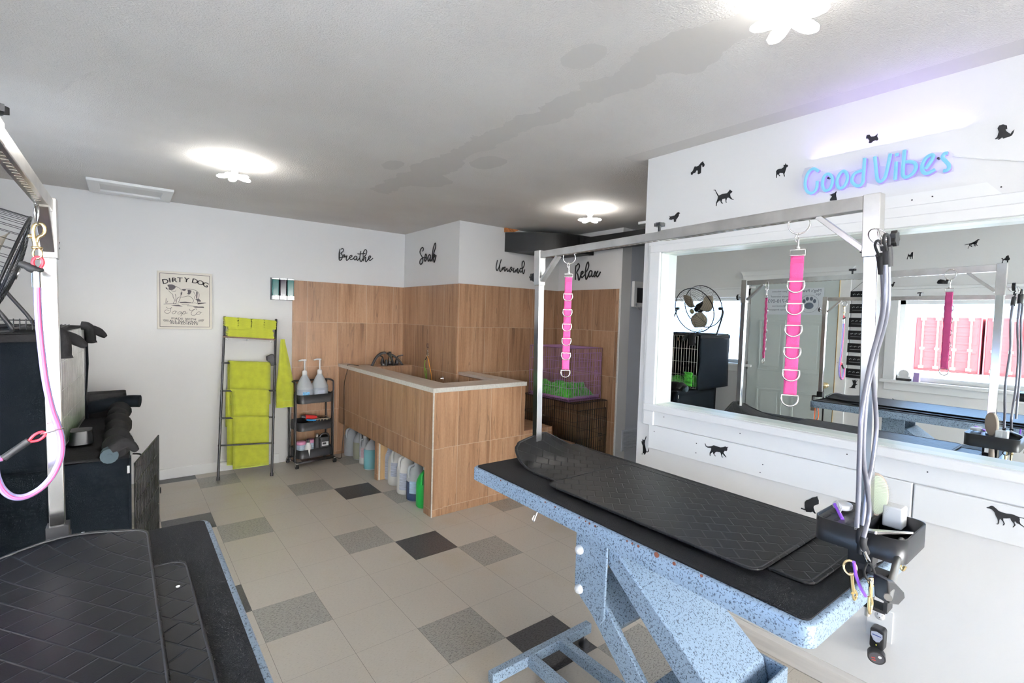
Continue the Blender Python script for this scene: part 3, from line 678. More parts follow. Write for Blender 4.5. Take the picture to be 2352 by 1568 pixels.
word('script_word', 'black script word Unwind under the black duct, left of the steel post',
 [[(325,340),(270,600),(240,850),(290,1010),(370,900),(430,750),(500,520),(565,300)],[(480,600),(465,850),(480,1010),(520,1060),(590,960),(650,830),(680,800),(700,860),(650,970)],[(650,970),(740,830),(810,770),(790,900),(780,1050),(860,960),(930,850)],[(930,850),(940,980),(970,1060),(1030,1010),(1070,910),(1080,1010),(1130,1090),(1200,980),(1250,870),(1200,780),(1140,850),(1190,950),(1300,980)],[(1370,830),(1330,980),(1340,1090),(1380,1110),(1430,1050),(1490,950)],[(1490,950),(1520,1000),(1480,1110),(1560,930),(1610,870),(1620,1000),(1610,1120),(1650,1170),(1710,1050),(1740,950)],[(1890,870),(1790,860),(1740,960),(1760,1060),(1810,1110),(1890,1010),(1900,880)],[(1910,880),(1990,750),(2030,560),(2000,430),(1960,400),(1900,520),(1880,700),(1900,880),(1920,1080),(1960,1200),(2010,1130),(2055,940)]],
 1130, 585, 27.67, 'y', -.129, (0,-1,0), .0052, (1.75, -.129, 2.05))
word('script_word', 'black script word Relax right of the pink strap, above the crates',
 [[(270,770),(250,1000),(245,1200),(250,1420)],[(300,800),(380,700),(430,770),(410,900),(310,1090),(360,1200),(400,1440),(450,1350),(490,1200)],[(490,1200),(560,1150),(600,1080),(570,1040),(510,1090),(500,1220),(540,1320),(610,1260),(690,1170)],[(720,1080),(800,950),(850,780),(820,620),(750,750),(710,950),(700,1150),(710,1330),(740,1400),(800,1280),(840,1150)],[(1000,1050),(930,1010),(860,1120),(860,1250),(900,1290),(970,1200),(1000,1060),(990,1220),(1020,1280),(1080,1220)],[(1080,1220),(1140,1040),(1170,1120),(1190,1220),(1240,1290),(1300,1220),(1380,1060)],[(1270,1020),(1190,1160),(1105,1300)]],
 1310, 570, 19.6, 'x', 2.456, (-1,0,0), .0070, (2.456, -.57, 2.08))

# ---- neon sign
t = Thing('neon_sign', 'glowing pale blue neon words Good Vibes on clear backing above the mirror', 'neon sign', (XM, -3.52, 2.14))
mn, Nn, Ln, Pn = nm('neon_tube')
Pn.inputs['Base Color'].default_value = (.03,.06,.08,1); Pn.inputs['Emission Color'].default_value = (.26,.72,1.0,1); Pn.inputs['Emission Strength'].default_value = .50
M['neonbody'] = mat('violet_neon_jacket', (.12,.08,.4), .4, emis=(.38,.26,.95), est=.55)
xo = XM-.030
def ns(st, ox, oy, s, closed=False): return smooth([at('x', xo, ox+a/s, oy+b/s) for a, b in st], 4, closed)
A_ = (1840,380,13.07); B_ = (2000,330,11.76)
letters = [([[(520,170),(390,95),(260,160),(160,330),(120,560),(170,760),(300,830),(410,770),(470,650),(485,470)]],A_,0),
 ([[(810,250),(690,330),(640,560),(690,720),(760,750),(870,690),(940,500),(920,330)]],A_,1),
 ([[(1260,165),(1140,280),(1075,470),(1110,640),(1190,680),(1310,600),(1390,400),(1360,230)]],A_,1),
 ([[(1908,-220),(1870,300),(1850,500),(1770,600),(1650,600),(1540,500),(1530,380),(1620,230),(1820,150)]],A_,0),
 ([[(110,350),(150,750),(180,960),(260,1020),(370,930),(430,750),(530,270)]],B_,0),
 ([[(690,490),(660,970)],[(705,260),(708,330)]],B_,0),
 ([[(915,170),(885,500),(865,800),(900,890),(980,900),(1130,810),(1220,650),(1190,530),(1080,490),(950,490)]],B_,0),
 ([[(1470,680),(1600,520),(1690,350),(1640,300),(1500,380),(1400,550),(1390,700),(1450,790),(1560,790),(1740,690)]],B_,0),
 ([[(2080,250),(1990,270),(1940,370),(2010,460),(2100,560),(2110,650),(2050,720),(1960,730)]],B_,0)]
for sts, c, cl in letters:
    mb = MB(); jb = MB()
    for st in sts:
        P = ns(st, *c, closed=bool(cl))
        mb.tube(P, .0062, 8, bool(cl)); jb.tube([p+Vector((.013,0,0)) for p in P], .0068, 6, bool(cl))
    q = t.part('letter', mb, mn); t.part('jacket', jb, M['neonbody'], parent=q)
out = [(100,640),(130,560),(210,540),(290,590),(370,600),(500,565),(590,600),(700,560),(715,440),(870,415),(895,540),(960,540),(975,400),(1185,360),(1190,470),(1300,490),(1420,400),(1560,400),(1600,380),(1640,420),(1640,590),(1540,620),(1470,600),(1380,650),(1280,640),(1180,670),(1030,700),(960,710),(880,735),(760,710),(750,750),(580,750),(480,785),(400,785),(330,810),(280,800),(230,835),(150,825),(110,760)]
P = [at('x', XM-.010, 1820+a/4.421, 260+b/4.421) for a, b in out]
ma, Na, La, Pa = nm('clear_acrylic'); Pa.inputs['Base Color'].default_value = (.85,.82,1,1); Pa.inputs['Roughness'].default_value = .02; Pa.inputs['Alpha'].default_value = .12
t.part('backing', MB().prism(P, (-.005,0,0)), ma)
sc = MB()
for a, b in ((363,657),(1480,455)): p = at('x', XM-.016, 1820+a/4.421, 260+b/4.421); sc.cyl(p, p+Vector((.015,0,0)), .004, n=10)
t.part('screw', sc, M['black'])
t.part('cord', MB().tube(smooth([at('x', XM-.006, *p) for p in ((2188,358),(2230,362),(2290,366),(2352,369),(2420,371))], 4), .0022, 6), M['white'])
ll = bpy.data.lights.new('neon_glow', 'AREA'); ll.shape = 'RECTANGLE'; ll.size = .5; ll.size_y = .10; ll.energy = .30; ll.color = (.40,.28,1.0)
lo = bpy.data.objects.new('neon_glow', ll); COL.objects.link(lo); lo.location = (XM-.045, -3.55, 2.24); lo.rotation_euler = (PI, 0, PI/2)
ll2 = bpy.data.lights.new('neon_wall_glow', 'AREA'); ll2.shape = 'RECTANGLE'; ll2.size = .5; ll2.size_y = .07; ll2.energy = .04; ll2.color = (.45,.38,1.0)
lo2 = bpy.data.objects.new('neon_wall_glow', ll2); COL.objects.link(lo2); lo2.location = (XM-.035, -3.52, 2.14); lo2.rotation_euler = (0, -PI/2, 0); lo2.rotation_euler = (PI/2, 0, -PI/2)

# ---- canvas sign Dirty Dog
PX0, PX1, PZ0, PZ1 = -1.190, -.782, 1.335, 1.838
t = Thing('canvas_sign', 'cream canvas sign with a spotted dog and vintage lettering on the back wall', 'wall sign', (-.986, YB, PZ0))
ypl = YB-.022
cv = t.part('canvas', MB().box((PX0, ypl, PZ0), (PX1, YB-.001, PZ1)), M['cream'], bevel=.002)
b = MB(); w_ = .0035; i_ = .018
for a in ((PX0+i_,PZ0+i_,PX1-i_,PZ0+i_+w_),(PX0+i_,PZ1-i_-w_,PX1-i_,PZ1-i_),(PX0+i_,PZ0+i_,PX0+i_+w_,PZ1-i_),(PX1-i_-w_,PZ0+i_,PX1-i_,PZ1-i_)): b.box((a[0], ypl-.0006, a[1]), (a[2], ypl, a[3]))
t.part('border_line', b, M['ink'])
def sp(a, b): return at('y', ypl-.0006, 350+a/9.227, 600+b/9.227)
ttl = MB()
for ch, a, b_, rot in (('D',272,428,12),('I',365,405,8),('R',462,398,4),('T',580,395,-1),('Y',722,398,-6),('D',898,425,-12),('O',1015,458,-17),('G',1125,500,-24)):
    r_ = math.radians(rot); p = sp(a, b_)
    text_mb(ch, .058, p, (math.cos(r_),0,math.sin(r_)), (-math.sin(r_),0,math.cos(r_)), .0008, ttl, xs=1.15)
    text_mb(ch, .058, p+Vector((.0022,0,0)), (math.cos(r_),0,math.sin(r_)), (-math.sin(r_),0,math.cos(r_)), .0008, ttl, xs=1.15)
t.part('title', ttl, M['ink'])
ft = MB()
for s_, b_, sz in (('MADE WITH',1222,.026),('ALL NATURAL',1275,.026),('INGREDIENTS',1318,.026)):
    p = sp(668, b_); text_mb(s_, sz, p, (1,0,-.035), (0,0,1), .0008, ft, spacing=1.15, xs=1.15); text_mb(s_, sz, p+Vector((.001,0,.0005)), (1,0,-.035), (0,0,1), .0008, ft, spacing=1.15, xs=1.15)
t.part('footer', ft, M['ink'])
so = MB()
for st in ([(290,965),(340,1000),(400,985),(410,975),(390,1000),(385,1060),(340,1100),(280,1095),(260,1060),(300,1025),(360,1050)],[(470,1050),(420,1080),(430,1110),(480,1100),(500,1060),(470,1050),(520,1060)],[(600,1060),(545,1080),(540,1115),(590,1110),(615,1065),(620,1110),(650,1100)],[(660,1060),(630,1110),(600,1165)],[(650,1080),(690,1055),(705,1085),(670,1120),(640,1110)],[(705,1100),(745,1095)],[(790,1010),(800,1045),(850,1035),(900,1010),(935,1005),(930,1030)],[(900,1010),(840,1060),(820,1110),(850,1145),(910,1135),(940,1100)],[(985,1065),(945,1090),(950,1125),(1000,1120),(1015,1080),(985,1065),(1050,1085)],[(1068,1122),(1074,1124)]):
    so.tube(smooth([sp(*q) for q in st], 3), .0016, 6)
t.part('script_line', so, M['ink'])
dg = MB()
def fill(pts): dg.prism([sp(*q)+Vector((0,.0006,0)) for q in pts], (0,-.001,0))
fill([(318,500),(350,490),(420,490),(470,510),(500,540),(470,580),(420,610),(370,610),(345,590),(350,550),(330,530)])
fill([(275,555),(300,550),(330,590),(350,620),(330,600),(290,580)])
fill([(630,595),(700,590),(715,605),(690,625),(650,622)]); fill([(745,605),(790,605),(830,625),(810,680),(780,705),(735,690),(755,660)]); fill([(600,660),(635,655),(625,700),(600,735)])
fill([(930,640),(960,660),(950,780),(930,790)]); fill([(560,862),(700,855),(830,870),(820,885),(600,885)]); fill([(960,880),(1120,875),(1145,885),(960,912)]); fill([(390,935),(560,925),(650,955),(500,948)]); fill([(850,960),(1080,960),(1100,985),(900,980)]); fill([(920,795),(980,790),(1030,835),(1020,855),(960,850)])
for st in ([(500,530),(560,560),(610,590),(740,585),(850,595),(940,630),(990,690),(985,760),(970,790)],[(345,620),(380,660),(430,700),(440,760),(470,830),(440,890),(500,890),(520,800),(560,760),(600,750),(640,760),(740,735),(800,745),(860,800),(870,850),(830,885),(900,880),(950,890),(950,830),(900,800),(890,740)],[(480,690),(500,760),(490,850)],[(600,760),(560,850),(540,880)],[(240,905),(400,900),(560,905)],[(290,780),(285,890)],[(330,840),(300,890)],[(620,910),(700,915),(780,910)],[(730,940),(860,945),(960,960)],[(640,590),(620,650),(600,740)],[(400,620),(460,640),(500,620)],[(870,640),(900,690),(920,740)]):
    dg.tube(smooth([sp(*q) for q in st], 3), .0015, 5)
t.part('dog_drawing', dg, M['ink'])
lf = MB()
for c0, sg in ((285,1),(1035,-1)):
    lf.tube([sp(c0-70*sg,1235+0), sp(c0+70*sg, 1262)], .0008, 5)
    for k in range(5): lf.tube([sp(c0-50*sg+k*22*sg,1245), sp(c0-30*sg+k*22*sg,1225+k*3)], .0013, 5); lf.tube([sp(c0-50*sg+k*22*sg,1248), sp(c0-25*sg+k*22*sg,1275)], .0013, 5)
t.part('leaf_sprig', lf, M['ink'])

# ---- ceiling access panel and lamps
t = Thing('ceiling_hatch', 'white framed recessed ceiling hatch near the back left wall', 'ceiling hatch', (-1.35, .75, H))
a0, a1, b0, b1 = -1.625, -1.10, .50, .985
fr = MB().box((a0,b0,H-.02),(a1,b0+.09,H)).box((a0,b1-.09,H-.02),(a1,b1,H)).box((a0,b0+.09,H-.02),(a0+.07,b1-.09,H)).box((a1-.07,b0+.09,H-.02),(a1,b1-.09,H))
t.part('frame', fr, M['trim'], bevel=.003)
t.part('panel', MB().box((a0+.07,b0+.09,H-.004),(a1-.07,b1-.09,H)), M['paint'])
mb_, Nb, Lb, Pb = nm('lit_led_lobe'); Pb.inputs['Base Color'].default_value = (1,1,1,1); Pb.inputs['Emission Color'].default_value = (1.0,.97,.92,1); Pb.inputs['Emission Strength'].default_value = LAMP
lamps = [(-.865,-.672,.35,'lobed white ceiling lamp nearest the ceiling hatch'), (1.62,-1.36,.1,'lobed white ceiling lamp in front of the black duct'), (.02,-3.58,.9,'lobed white ceiling lamp at the top edge nearest the neon sign'), (-1.6,-3.6,.5,None)]
m3_, N3_, L3_, P3_ = nm('dimmer_lit_led_lobe'); P3_.inputs['Base Color'].default_value = (1,1,1,1); P3_.inputs['Emission Color'].default_value = (1.0,.97,.92,1); P3_.inputs['Emission Strength'].default_value = LAMP*.22
for x, y, rot, lab in lamps:
    if lab is None: continue
    t = Thing('ceiling_lamp', lab, 'ceiling lamp', (x, y, H), 'lobed ceiling lamps')
    t.part('base', MB().lathe([(.062,0),(.064,-.012),(.058,-.020),(.030,-.028),(.028,-.050),(0,-.050)], (x,y,H), 24), M['capw'])
    t.part('socket', MB().cyl((x,y,H-.05),(x,y,H-.078), .020, .017), M['white'])
    for k in range(5):
        a = rot + 2*PI*k/5; d = Vector((math.cos(a), math.sin(a), -.10)); c = Vector((x,y,H-.088))
        m5 = MB(); P = [c+d*.012, c+d*.03, c+d*.06, c+d*.085, c+d*.098]
        m5.tube(P, [.014,.021,.024,.020,.008], 10, flat=.5, nrm=(0,0,1))
        t.part('led_lobe', m5, m3_ if y < -3 else mb_)
# ================================================================ BATH
t = Thing('dog_bath', 'tiled raised dog bath with pale cap, built into the corner', 'bath', (.8, 0, 0))
TX, TY, TR, TZ = .39, -1.008, 1.275, .945
fw = MB()
fw.box((TX, 0.0, .350), (TX+.10, YB-.010, TZ)); fw.box((TX, -.884, .352), (TX+.10, 0.0, TZ)); fw.box((TX, 0.004, 0), (TX+.095, .062, .350)); fw.box((TX, TY, 0), (TX+.10, -.885, TZ))
t.part('front_wall', fw, M['wt_tubx'])
pe = MB().box((TX+.012, .000, .002), (TX+.028, .004, .350)); t.part('post_edge', pe, M['capedge'])
t.part('post_core', MB().box((TX+.028, -.001, .002), (TX+.095, .004, .350)), M['wood'])
sw = MB().box((TX+.10, TY, 0), (TR, TY+.10, TZ)); t.part('side_wall', sw, M['wt_tuby'])
t.part('corner_trim', MB().box((TX-.003, TY-.003, 0), (TX+.006, TY+.006, TZ-.001)), M['capedge'])
t.part('end_wall', MB().box((TR-.12, TY+.10, 0), (TR, -.140, TZ)), M['wt_tubx'])
t.part('back_ledge', MB().box((TX+.10, .79, .45), (1.118, YB-.010, .958)), M['wt_tuby'])
t.part('inner_lining', MB().box((TX+.10, TY+.10, .50), (TX+.21, .79, TZ)).box((TX+.21, TY+.10, .50), (TR-.12, TY+.22, TZ)), M['wt_tubx'])
t.part('basin_floor', MB().box((TX+.10, TY+.10, .44), (1.118, .79, .50)), M['cap'])
cp = MB()
cp.box((TX-.006, TY-.006, TZ+.006), (.605, .82, .978)); cp.box((.605, TY-.006, TZ+.006), (1.145, -.785, .978)); cp.box((1.145, TY-.006, TZ+.006), (TR+.006, -.140, .978)); cp.box((TX-.006, .82, TZ+.006), (TX+.10, YB-.010, .978))
t.part('cap', cp, M['cap'])
ce = MB(); ce.box((TX-.009, TY-.009, TZ), (TX-.002, YB-.010, .979)); ce.box((TX-.002, TY-.009, TZ), (TR+.009, TY-.002, .979)); ce.box((.605, -.785, TZ), (1.145, -.780, .979))
t.part('cap_edge', ce, M['capedge'])
st = MB().box((TR, TY, 0), (1.60, -.140, .555)); t.part('step', st, M['wt_tuby'])
st = MB().box((1.60, TY, 0), (1.90, -.140, .365)); t.part('step', st, M['wt_tuby'])
pg = MB().cyl((1.118-.02,.0,.90),(1.118,.0,.90),.018)
t.part('drain_plug', MB().lathe([(.022,0),(.024,.008),(.012,.014),(.010,.035),(0,.035)], (1.118, .10, .885), 16, ax=(-1,0,0)), M['chrome'])
# faucet
fx, fy, fz = .90, .90, .958
t = Thing('bath_faucet', 'black two-handled faucet with brass fitting on the bath ledge', 'faucet', (fx, fy, fz))
b = MB(); b.rbox((fx, fy, fz), .20, .055, .018, .02); b.lathe([(.022,0),(.018,.03),(.014,.09),(.015,.13),(0,.13)], (fx, fy, fz+.018), 14)
t.part('base', b, M['black'])
for s_ in (-1, 1):
    h = MB().lathe([(.024,0),(.022,.02),(.012,.05),(.010,.07),(0,.07)], (fx+s_*.085, fy, fz+.018), 14)
    h.tube(smooth([(fx+s_*.085,fy,fz+.08),(fx+s_*.10,fy-.01,fz+.10),(fx+s_*.15,fy-.02,fz+.108)],4), .007, 8); t.part('handle', h, M['black'])
t.part('brass_fitting', MB().cyl((fx, fy-.035, fz+.05),(fx,fy-.035,fz+.12),.016).cyl((fx-.022,fy-.035,fz+.095),(fx+.022,fy-.035,fz+.095),.010), M['brass'])
def pl(pts, ax='y', val=.86): return [at(ax, val, *crop(840,780,13.065,[p])[0]) for p in pts]
hs = MB()
hs.tube(smooth(pl([(600,400),(520,395),(400,450),(300,560),(220,720),(150,860),(100,1010)]), 4), .014, 10)
one('shower_hose', hs, M['rubberk'], 'thick black hose arching left from the bath faucet', 'hose', pl([(600,400)])[0], 'black hoses on the bath faucet')
hs = MB().tube(smooth(pl([(640,410),(760,440),(900,520),(1050,680),(1180,900),(1280,1100),(1320,1240)], val=.84), 4), .011, 10)
one('shower_hose', hs, M['rubberk'], 'long black hose arching right from the bath faucet into the bath', 'hose', pl([(640,410)])[0], 'black hoses on the bath faucet')
hs = MB().tube(smooth(pl([(680,430),(760,530),(820,700),(850,880),(860,1060),(850,1200)], val=.82), 4), .0105, 10)
one('shower_hose', hs, M['rubberk'], 'middle black hose curving down from the bath faucet', 'hose', pl([(680,430)])[0], 'black hoses on the bath faucet')
hs = MB().tube(smooth(pl([(620,600),(625,760),(635,900),(640,1100)], val=.83), 4), .012, 10)
one('shower_hose', hs, M['rubberk'], 'short straight black hose below the brass fitting', 'hose', pl([(620,600)])[0], 'black hoses on the bath faucet')
# hanging leads on the bath wall
def hl(pts, val=1.10): return [at('x', val, *crop(840,780,13.065,[p])[0]) for p in pts]
t = Thing('bath_lead', 'green and orange lead hanging from a snap hook inside the bath', 'lead', hl([(1860,120)])[0])
t.part('wall_hook', MB().tube(smooth(hl([(1858,110),(1850,180),(1870,240)]) ,3), .010, 8).cyl(hl([(1860,150)])[0], hl([(1860,150)],1.12)[0], .008), M['brown'])
t.part('snap_hook', MB().tube(smooth(hl([(1865,270),(1830,310),(1870,340),(1840,390),(1880,420),(1840,470)]), 4), .005, 8).ring(hl([(1850,480)])[0], (1,0,0), .02, .004), M['ring'])
t.part('green_lead', MB().tube(smooth(hl([(1840,500),(1790,600),(1765,750),(1770,950),(1800,1100),(1810,1260)]),4), .004, 6).tube(smooth(hl([(1775,850),(1820,950),(1835,1100),(1830,1260)]),4), .004, 6), mat('lime_cord', (.18,.42,.04), .4))
t.part('orange_lead', MB().tube(smooth(hl([(1840,500),(1885,600),(1910,760),(1960,1000),(1990,1300)]),4), .004, 6), mat('orange_cord', (.75,.30,.03), .4))
t.part('lead_sleeve', MB().tube(hl([(1840,500),(1790,600)]), .006, 6), M['black'])
# ================================================================ JUGS UNDER THE BATH
def jug(name, label, x, y, r, h, m, capm='capw', liq=None, lm=None, labm=None, rot=0, handle=True, sq=1.0, group='cleaning jugs under the bath', z=0, capr=.02, lab=(.25,.62)):
    t = Thing(name, label, 'bottle', (x, y, z), group)
    prof = [(r*.92,0),(r,.012),(r,h*.62),(r*.93,h*.70),(r*.62,h*.85),(r*.30,h*.95),(r*.28,h*.965)]
    t.part('body', MB().lathe(prof, (x,y,z), 20, sc=(1,sq)), m)
    t.part('cap', MB().lathe([(capr,0),(capr,.022),(0,.022)], (x,y,z+h*.962), 14), M[capm])
    if liq: t.part('contents', MB().lathe([(r*1.004,.01),(r*1.006,h*liq),(0,h*liq+.001)], (x,y,z), 20, sc=(1,sq)), lm)
    if handle:
        a = rot; d = Vector((math.cos(a), math.sin(a), 0)); c = Vector((x,y,z))
        t.part('handle', MB().tube(smooth([c+d*r*.35+V(0,0,h*.92), c+d*r*.85+V(0,0,h*.90), c+d*r*1.0+V(0,0,h*.78), c+d*r*.97+V(0,0,h*.64)],4), r*.16, 8), m)
    if labm:
        lb = MB(); n = 10
        a0 = math.atan2(CAM.y-y, CAM.x-x)-.75
        rr = r*1.012; pts = [(rr*math.cos(a0+1.5*k/n), rr*math.sin(a0+1.5*k/n)*sq) for k in range(n+1)]
        lb.add([(x+p[0],y+p[1],z+h*lab[0]) for p in pts]+[(x+p[0],y+p[1],z+h*lab[1]) for p in pts], [(k,k+1,n+2+k,n+1+k) for k in range(n)], 0, True)
        t.part('label', lb, labm)
    return t
ca = math.atan2
jug('gallon_jug', 'clear bluish gallon jug, leftmost under the bath beside the cart', .505, .955, .080, .31, M['jug'], rot=3.6)
jug('gallon_jug', 'gallon jug of pale yellow liquid, second from the left under the bath', .535, .765, .080, .30, M['jug'], liq=.60, lm=M['liqpale'], rot=4.3)
jug('bottle', 'slim white bottle with pink writing under the bath', .500, .575, .055, .275, M['jug'], rot=3.4, labm=mat('pink_print_label', (.62,.45,.52), .5, var=.3, vscale=70, stretch=(.3,.3,3)), liq=.28, lm=M['white'])
jug('detergent_jug', 'square jug of light blue liquid left of the wooden bath post', .500, .375, .085, .30, M['jug'], liq=.66, lm=M['liqblue'], handle=False, sq=.8)
jug('white_jug', 'bluish white jug right behind the wooden bath post', .535, .015, .075, .33, M['label'], rot=3)
jug('white_jug', 'wide white gallon jug with grey print, just right of the bath post', .515, -.155, .085, .335, M['white'], labm=M['label'], rot=3.7)
jug('white_jug', 'tall white gallon jug with printed label, third right of the bath post', .480, -.40, .080, .335, M['white'], labm=M['label'], rot=3.4, lab=(.12,.55))
jug('dark_jug', 'jug of navy blue liquid with a white label under the bath', .478, -.595, .082, .31, M['jug'], liq=.52, lm=M['liqnavy'], labm=mat('pale_blue_label', (.45,.62,.80), .4, var=.2, vscale=50, stretch=(.3,.3,2)), rot=3.3, lab=(.22,.55))
jug('green_jug', 'bright green bottle near the corner leg of the bath', .470, -.765, .075, .30, M['greenb'], rot=3.8)
jug('grey_jug', 'pale grey bottle behind the corner leg of the bath', .492, -.862, .052, .22, M['label'], handle=False)
# ================================================================ SOAP DISPENSERS
t0 = Thing('soap_dispenser', 'wall soap dispenser with three chrome pumps and dark soap chambers', 'soap dispenser', (-.183, YB, 1.63))
for k in range(3):
    x0 = -.283 + k*.0690; x1 = x0+.063
    bd = MB().box((x0, YB-.055, 1.632), (x1, YB, 1.840)); ch = t0.part('chamber', bd, [M['teal'], M['dksoap'], M['teal']][k], bevel=.008)
    t0.part('pump', MB().box((x0-.001, YB-.062, 1.630), (x1+.001, YB, 1.672)).cyl(((x0+x1)/2, YB-.062, 1.655), ((x0+x1)/2, YB-.074, 1.655), .017), M['chrome'], bevel=.004)
    t0.part('lid', MB().box((x0-.001, YB-.058, 1.826), (x1+.001, YB, 1.843)), M['chrome'], bevel=.003)
t0.part('backplate', MB().box((-.289, YB-.008, 1.628), (-.079, YB-.001, 1.845)), M['blackm'])
# ================================================================ LADDER SHELF AND TOWELS
LL0, LL1 = Vector((-.767,.767,0)), Vector((-.682,1.015,1.455))
RR0, RR1 = Vector((-.355,.643,0)), Vector((-.243,1.015,1.440))
def onpole(A, B, v):
    lo, hi = 0, 1
    for _ in range(30):
        m_ = (lo+hi)/2
        if pr(A.lerp(B, m_))[1] > v: lo = m_
        else: hi = m_
    return A.lerp(B, (lo+hi)/2)
t = Thing('ladder_rack', 'black leaning ladder rack holding yellow towels', 'ladder rack', (-.55, .72, 0))
for A, B in ((LL0, LL1), (RR0, RR1)):
    t.part('rail', MB().cyl(A+V(0,0,.0), B, .0105, n=12), M['blackm'])
    t.part('foot', MB().cyl(A, A+(B-A)*.02, .0135, n=12), M['rubberk'])
rv = [(833,837), (897.5,897), (960,958), (1023,1017)]
rungs = []
for a, b in rv:
    p, q = onpole(LL0, LL1, a), onpole(RR0, RR1, b); rungs.append((p, q))
    d = (q-p).normalized()
    t.part('rung', MB().cyl(p-d*.012, q+d*.012, .0075, n=10), M['blackm'])
sa, sb = onpole(LL0, LL1, 770), onpole(RR0, RR1, 777)
dn = Vector((0,.0,0))
sw_ = sb-sa; back = Vector((.25,.97,0)).normalized()
sh = MB().add([sa-back*.10, sb-back*.10, sb+back*.02, sa+back*.02] + [p-V(0,0,.014) for p in (sa-back*.10, sb-back*.10, sb+back*.02, sa+back*.02)], [(0,1,2,3),(7,6,5,4),(0,4,5,1),(1,5,6,2),(2,6,7,3),(3,7,4,0)])
t.part('shelf', sh, M['brown'])
hk = MB()
for f_ in (.08,.45,.93): p = sa.lerp(sb, f_)-back*.10-V(0,0,.024); hk.ring(p, (0,1,0), .010, .002, 12, 6)
t.part('hook', hk, M['chrome'])
# folded towels on the shelf
def folded(c, dx, length, depth, th, seed):
    mb = MB(); rnd = random.Random(seed); dx = dx.normalized(); dy = Vector((-dx.y, dx.x, 0))
    n = 10; ph = rnd.random()*6
    # rounded fold profile extruded over the depth, slightly wavy
    prof = []
    for i in range(n+1): a = -PI/2+PI*i/n; prof.append((length/2-th/2+math.cos(a)*th/2, th/2+math.sin(a)*th/2))
    for i in range(n+1): a = PI/2+PI*i/n; prof.append((-length/2+th/2+math.cos(a)*th/2, th/2+math.sin(a)*th/2))
    m = len(prof); K = 4; vs = []; fs = []
    for k in range(K+1):
        e = depth*(k/K-.5); ins = .004 if k in (0, K) else 0
        for a, b in prof:
            w_ = math.sin(a*40+ph)*.0016
            vs.append(c + dx*(a*(1-ins*3)) + dy*e + V(0,0,b+w_))
    for k in range(K):
        for i in range(m): fs.append((k*m+i, k*m+(i+1)%m, (k+1)*m+(i+1)%m, (k+1)*m+i))
    mb.add(vs, fs, 0, True); mb.add(vs[:m], [tuple(range(m))[::-1]]); mb.add(vs[-m:], [tuple(range(m))])
    return mb
base = sa.lerp(sb, .5) - back*.045
sdir = (sb-sa); zslope = sdir.z/sdir.length
hd = Vector((sdir.x, sdir.y, 0)); slen = sdir.length
order = ['bottom', 'second', 'third', 'top']
zt = 0
for k in range(4):
    L_ = slen*.90 - k*.006
    c = base + V(0,0,zt) + hd.normalized()*(.003*(-1)**k)
    one('folded_towel', folded(c, sdir, L_, .15, .0225, k), M['towel'], 'long folded yellow towel, %s of the four under the small stacks on the ladder shelf' % order[k], 'towel', c, 'yellow towels on the ladder shelf')
    zt += .0215
names = ['leftmost', 'second', 'third', 'rightmost']
for st_ in range(4):
    z2 = zt
    for k in range(4):
        th = .021 if k < 3 else .030
        f_ = -.365 + st_*.245
        c = base + sdir*f_ + V(0,0,z2) + hd.normalized()*random.uniform(-.003,.003)
        one('folded_towel', folded(c, sdir, .108+random.uniform(-.004,.004), .14, th, 10+st_*4+k), M['towel'], 'small folded yellow towel, %s in the %s stack on the ladder shelf' % (order[k], names[st_]), 'towel', c, 'yellow towels on the ladder shelf')
        z2 += th*.93
# towels draped over rungs
def draped(label, rung, u0, u1, vf, vb, fr0, fr1, tilt=0, seed=0, off=.012):
    p, q = rung; d = (q-p).normalized(); nrm = Vector((d.y, -d.x, 0)).normalized()
    if nrm.y > 0: nrm = -nrm
    def x_at(u): # point along the rung whose pixel column is u
        lo, hi = 0, 1
        for _ in range(25):
            m_ = (lo+hi)/2
            if pr(p.lerp(q, m_))[0] < u: lo = m_
            else: hi = m_
        return lo
    a, b = x_at(u0), x_at(u1); rr = .0085+off; top = .012
    zf = p.z - at('y', p.y-.02, (u0+u1)/2, vf).z; zb = p.z - at('y', p.y+.02, (u0+u1)/2, vb).z
    th = .006
    def surf(s, tt):
        t0_, t1_ = (a+fr0*(b-a), b) if tt > .5 else (a, a+(b-a)*fr1)
        if .40 < tt < .6: k = (tt-.4)/.2; t0_ = a*(1-k)+(a+fr0*(b-a))*k; t1_ = (a+(b-a)*fr1)*(1-k)+b*k
        base_ = p.lerp(q, t0_+(t1_-t0_)*s)
        wav = .004*math.sin(s*9+seed)*abs(tt-.5)*2
        if tt < .4: k = 1-tt/.4; return base_ - nrm*(rr+wav) - V(0,0,k*zb)
        if tt > .6: k = (tt-.6)/.4; return base_ + nrm*(rr+.010*k+wav) - V(0,0,k*zf*(1-tilt*s))
        an = PI*(tt-.4)/.2; return base_ + nrm*(-rr*math.cos(an)) + V(0,0,rr*math.sin(an))
    mb = MB().grid(surf, 8, 30)
    o = one('draped_towel', mb, M['towel'], label, 'towel', p.lerp(q,.5), 'yellow towels hung on the ladder rungs', solid=th)
    hem = MB().tube([surf(i/8, 1.0)+V(0,0,.003) for i in range(9)], .0045, 6).tube([surf(i/8, 0.0)+V(0,0,.003) for i in range(9)], .0045, 6)
    build('hem', hem, M['towelhem'], o, p.lerp(q,.5))
    return o
draped('yellow towel hung over the second rung from the shelf, topmost of three', rungs[0], 523, 621, 925, 897, .04, .95, .02, 1)
draped('yellow towel hung over the middle rung, partly under the top towel', rungs[1], 518, 618, 982, 974, .14, .85, .03, 2, .008)
draped('yellow towel hanging lowest, over the third rung and behind the bottom rung', rungs[2], 521, 618, 1070, 1060, .14, .9, .05, 3, .004)
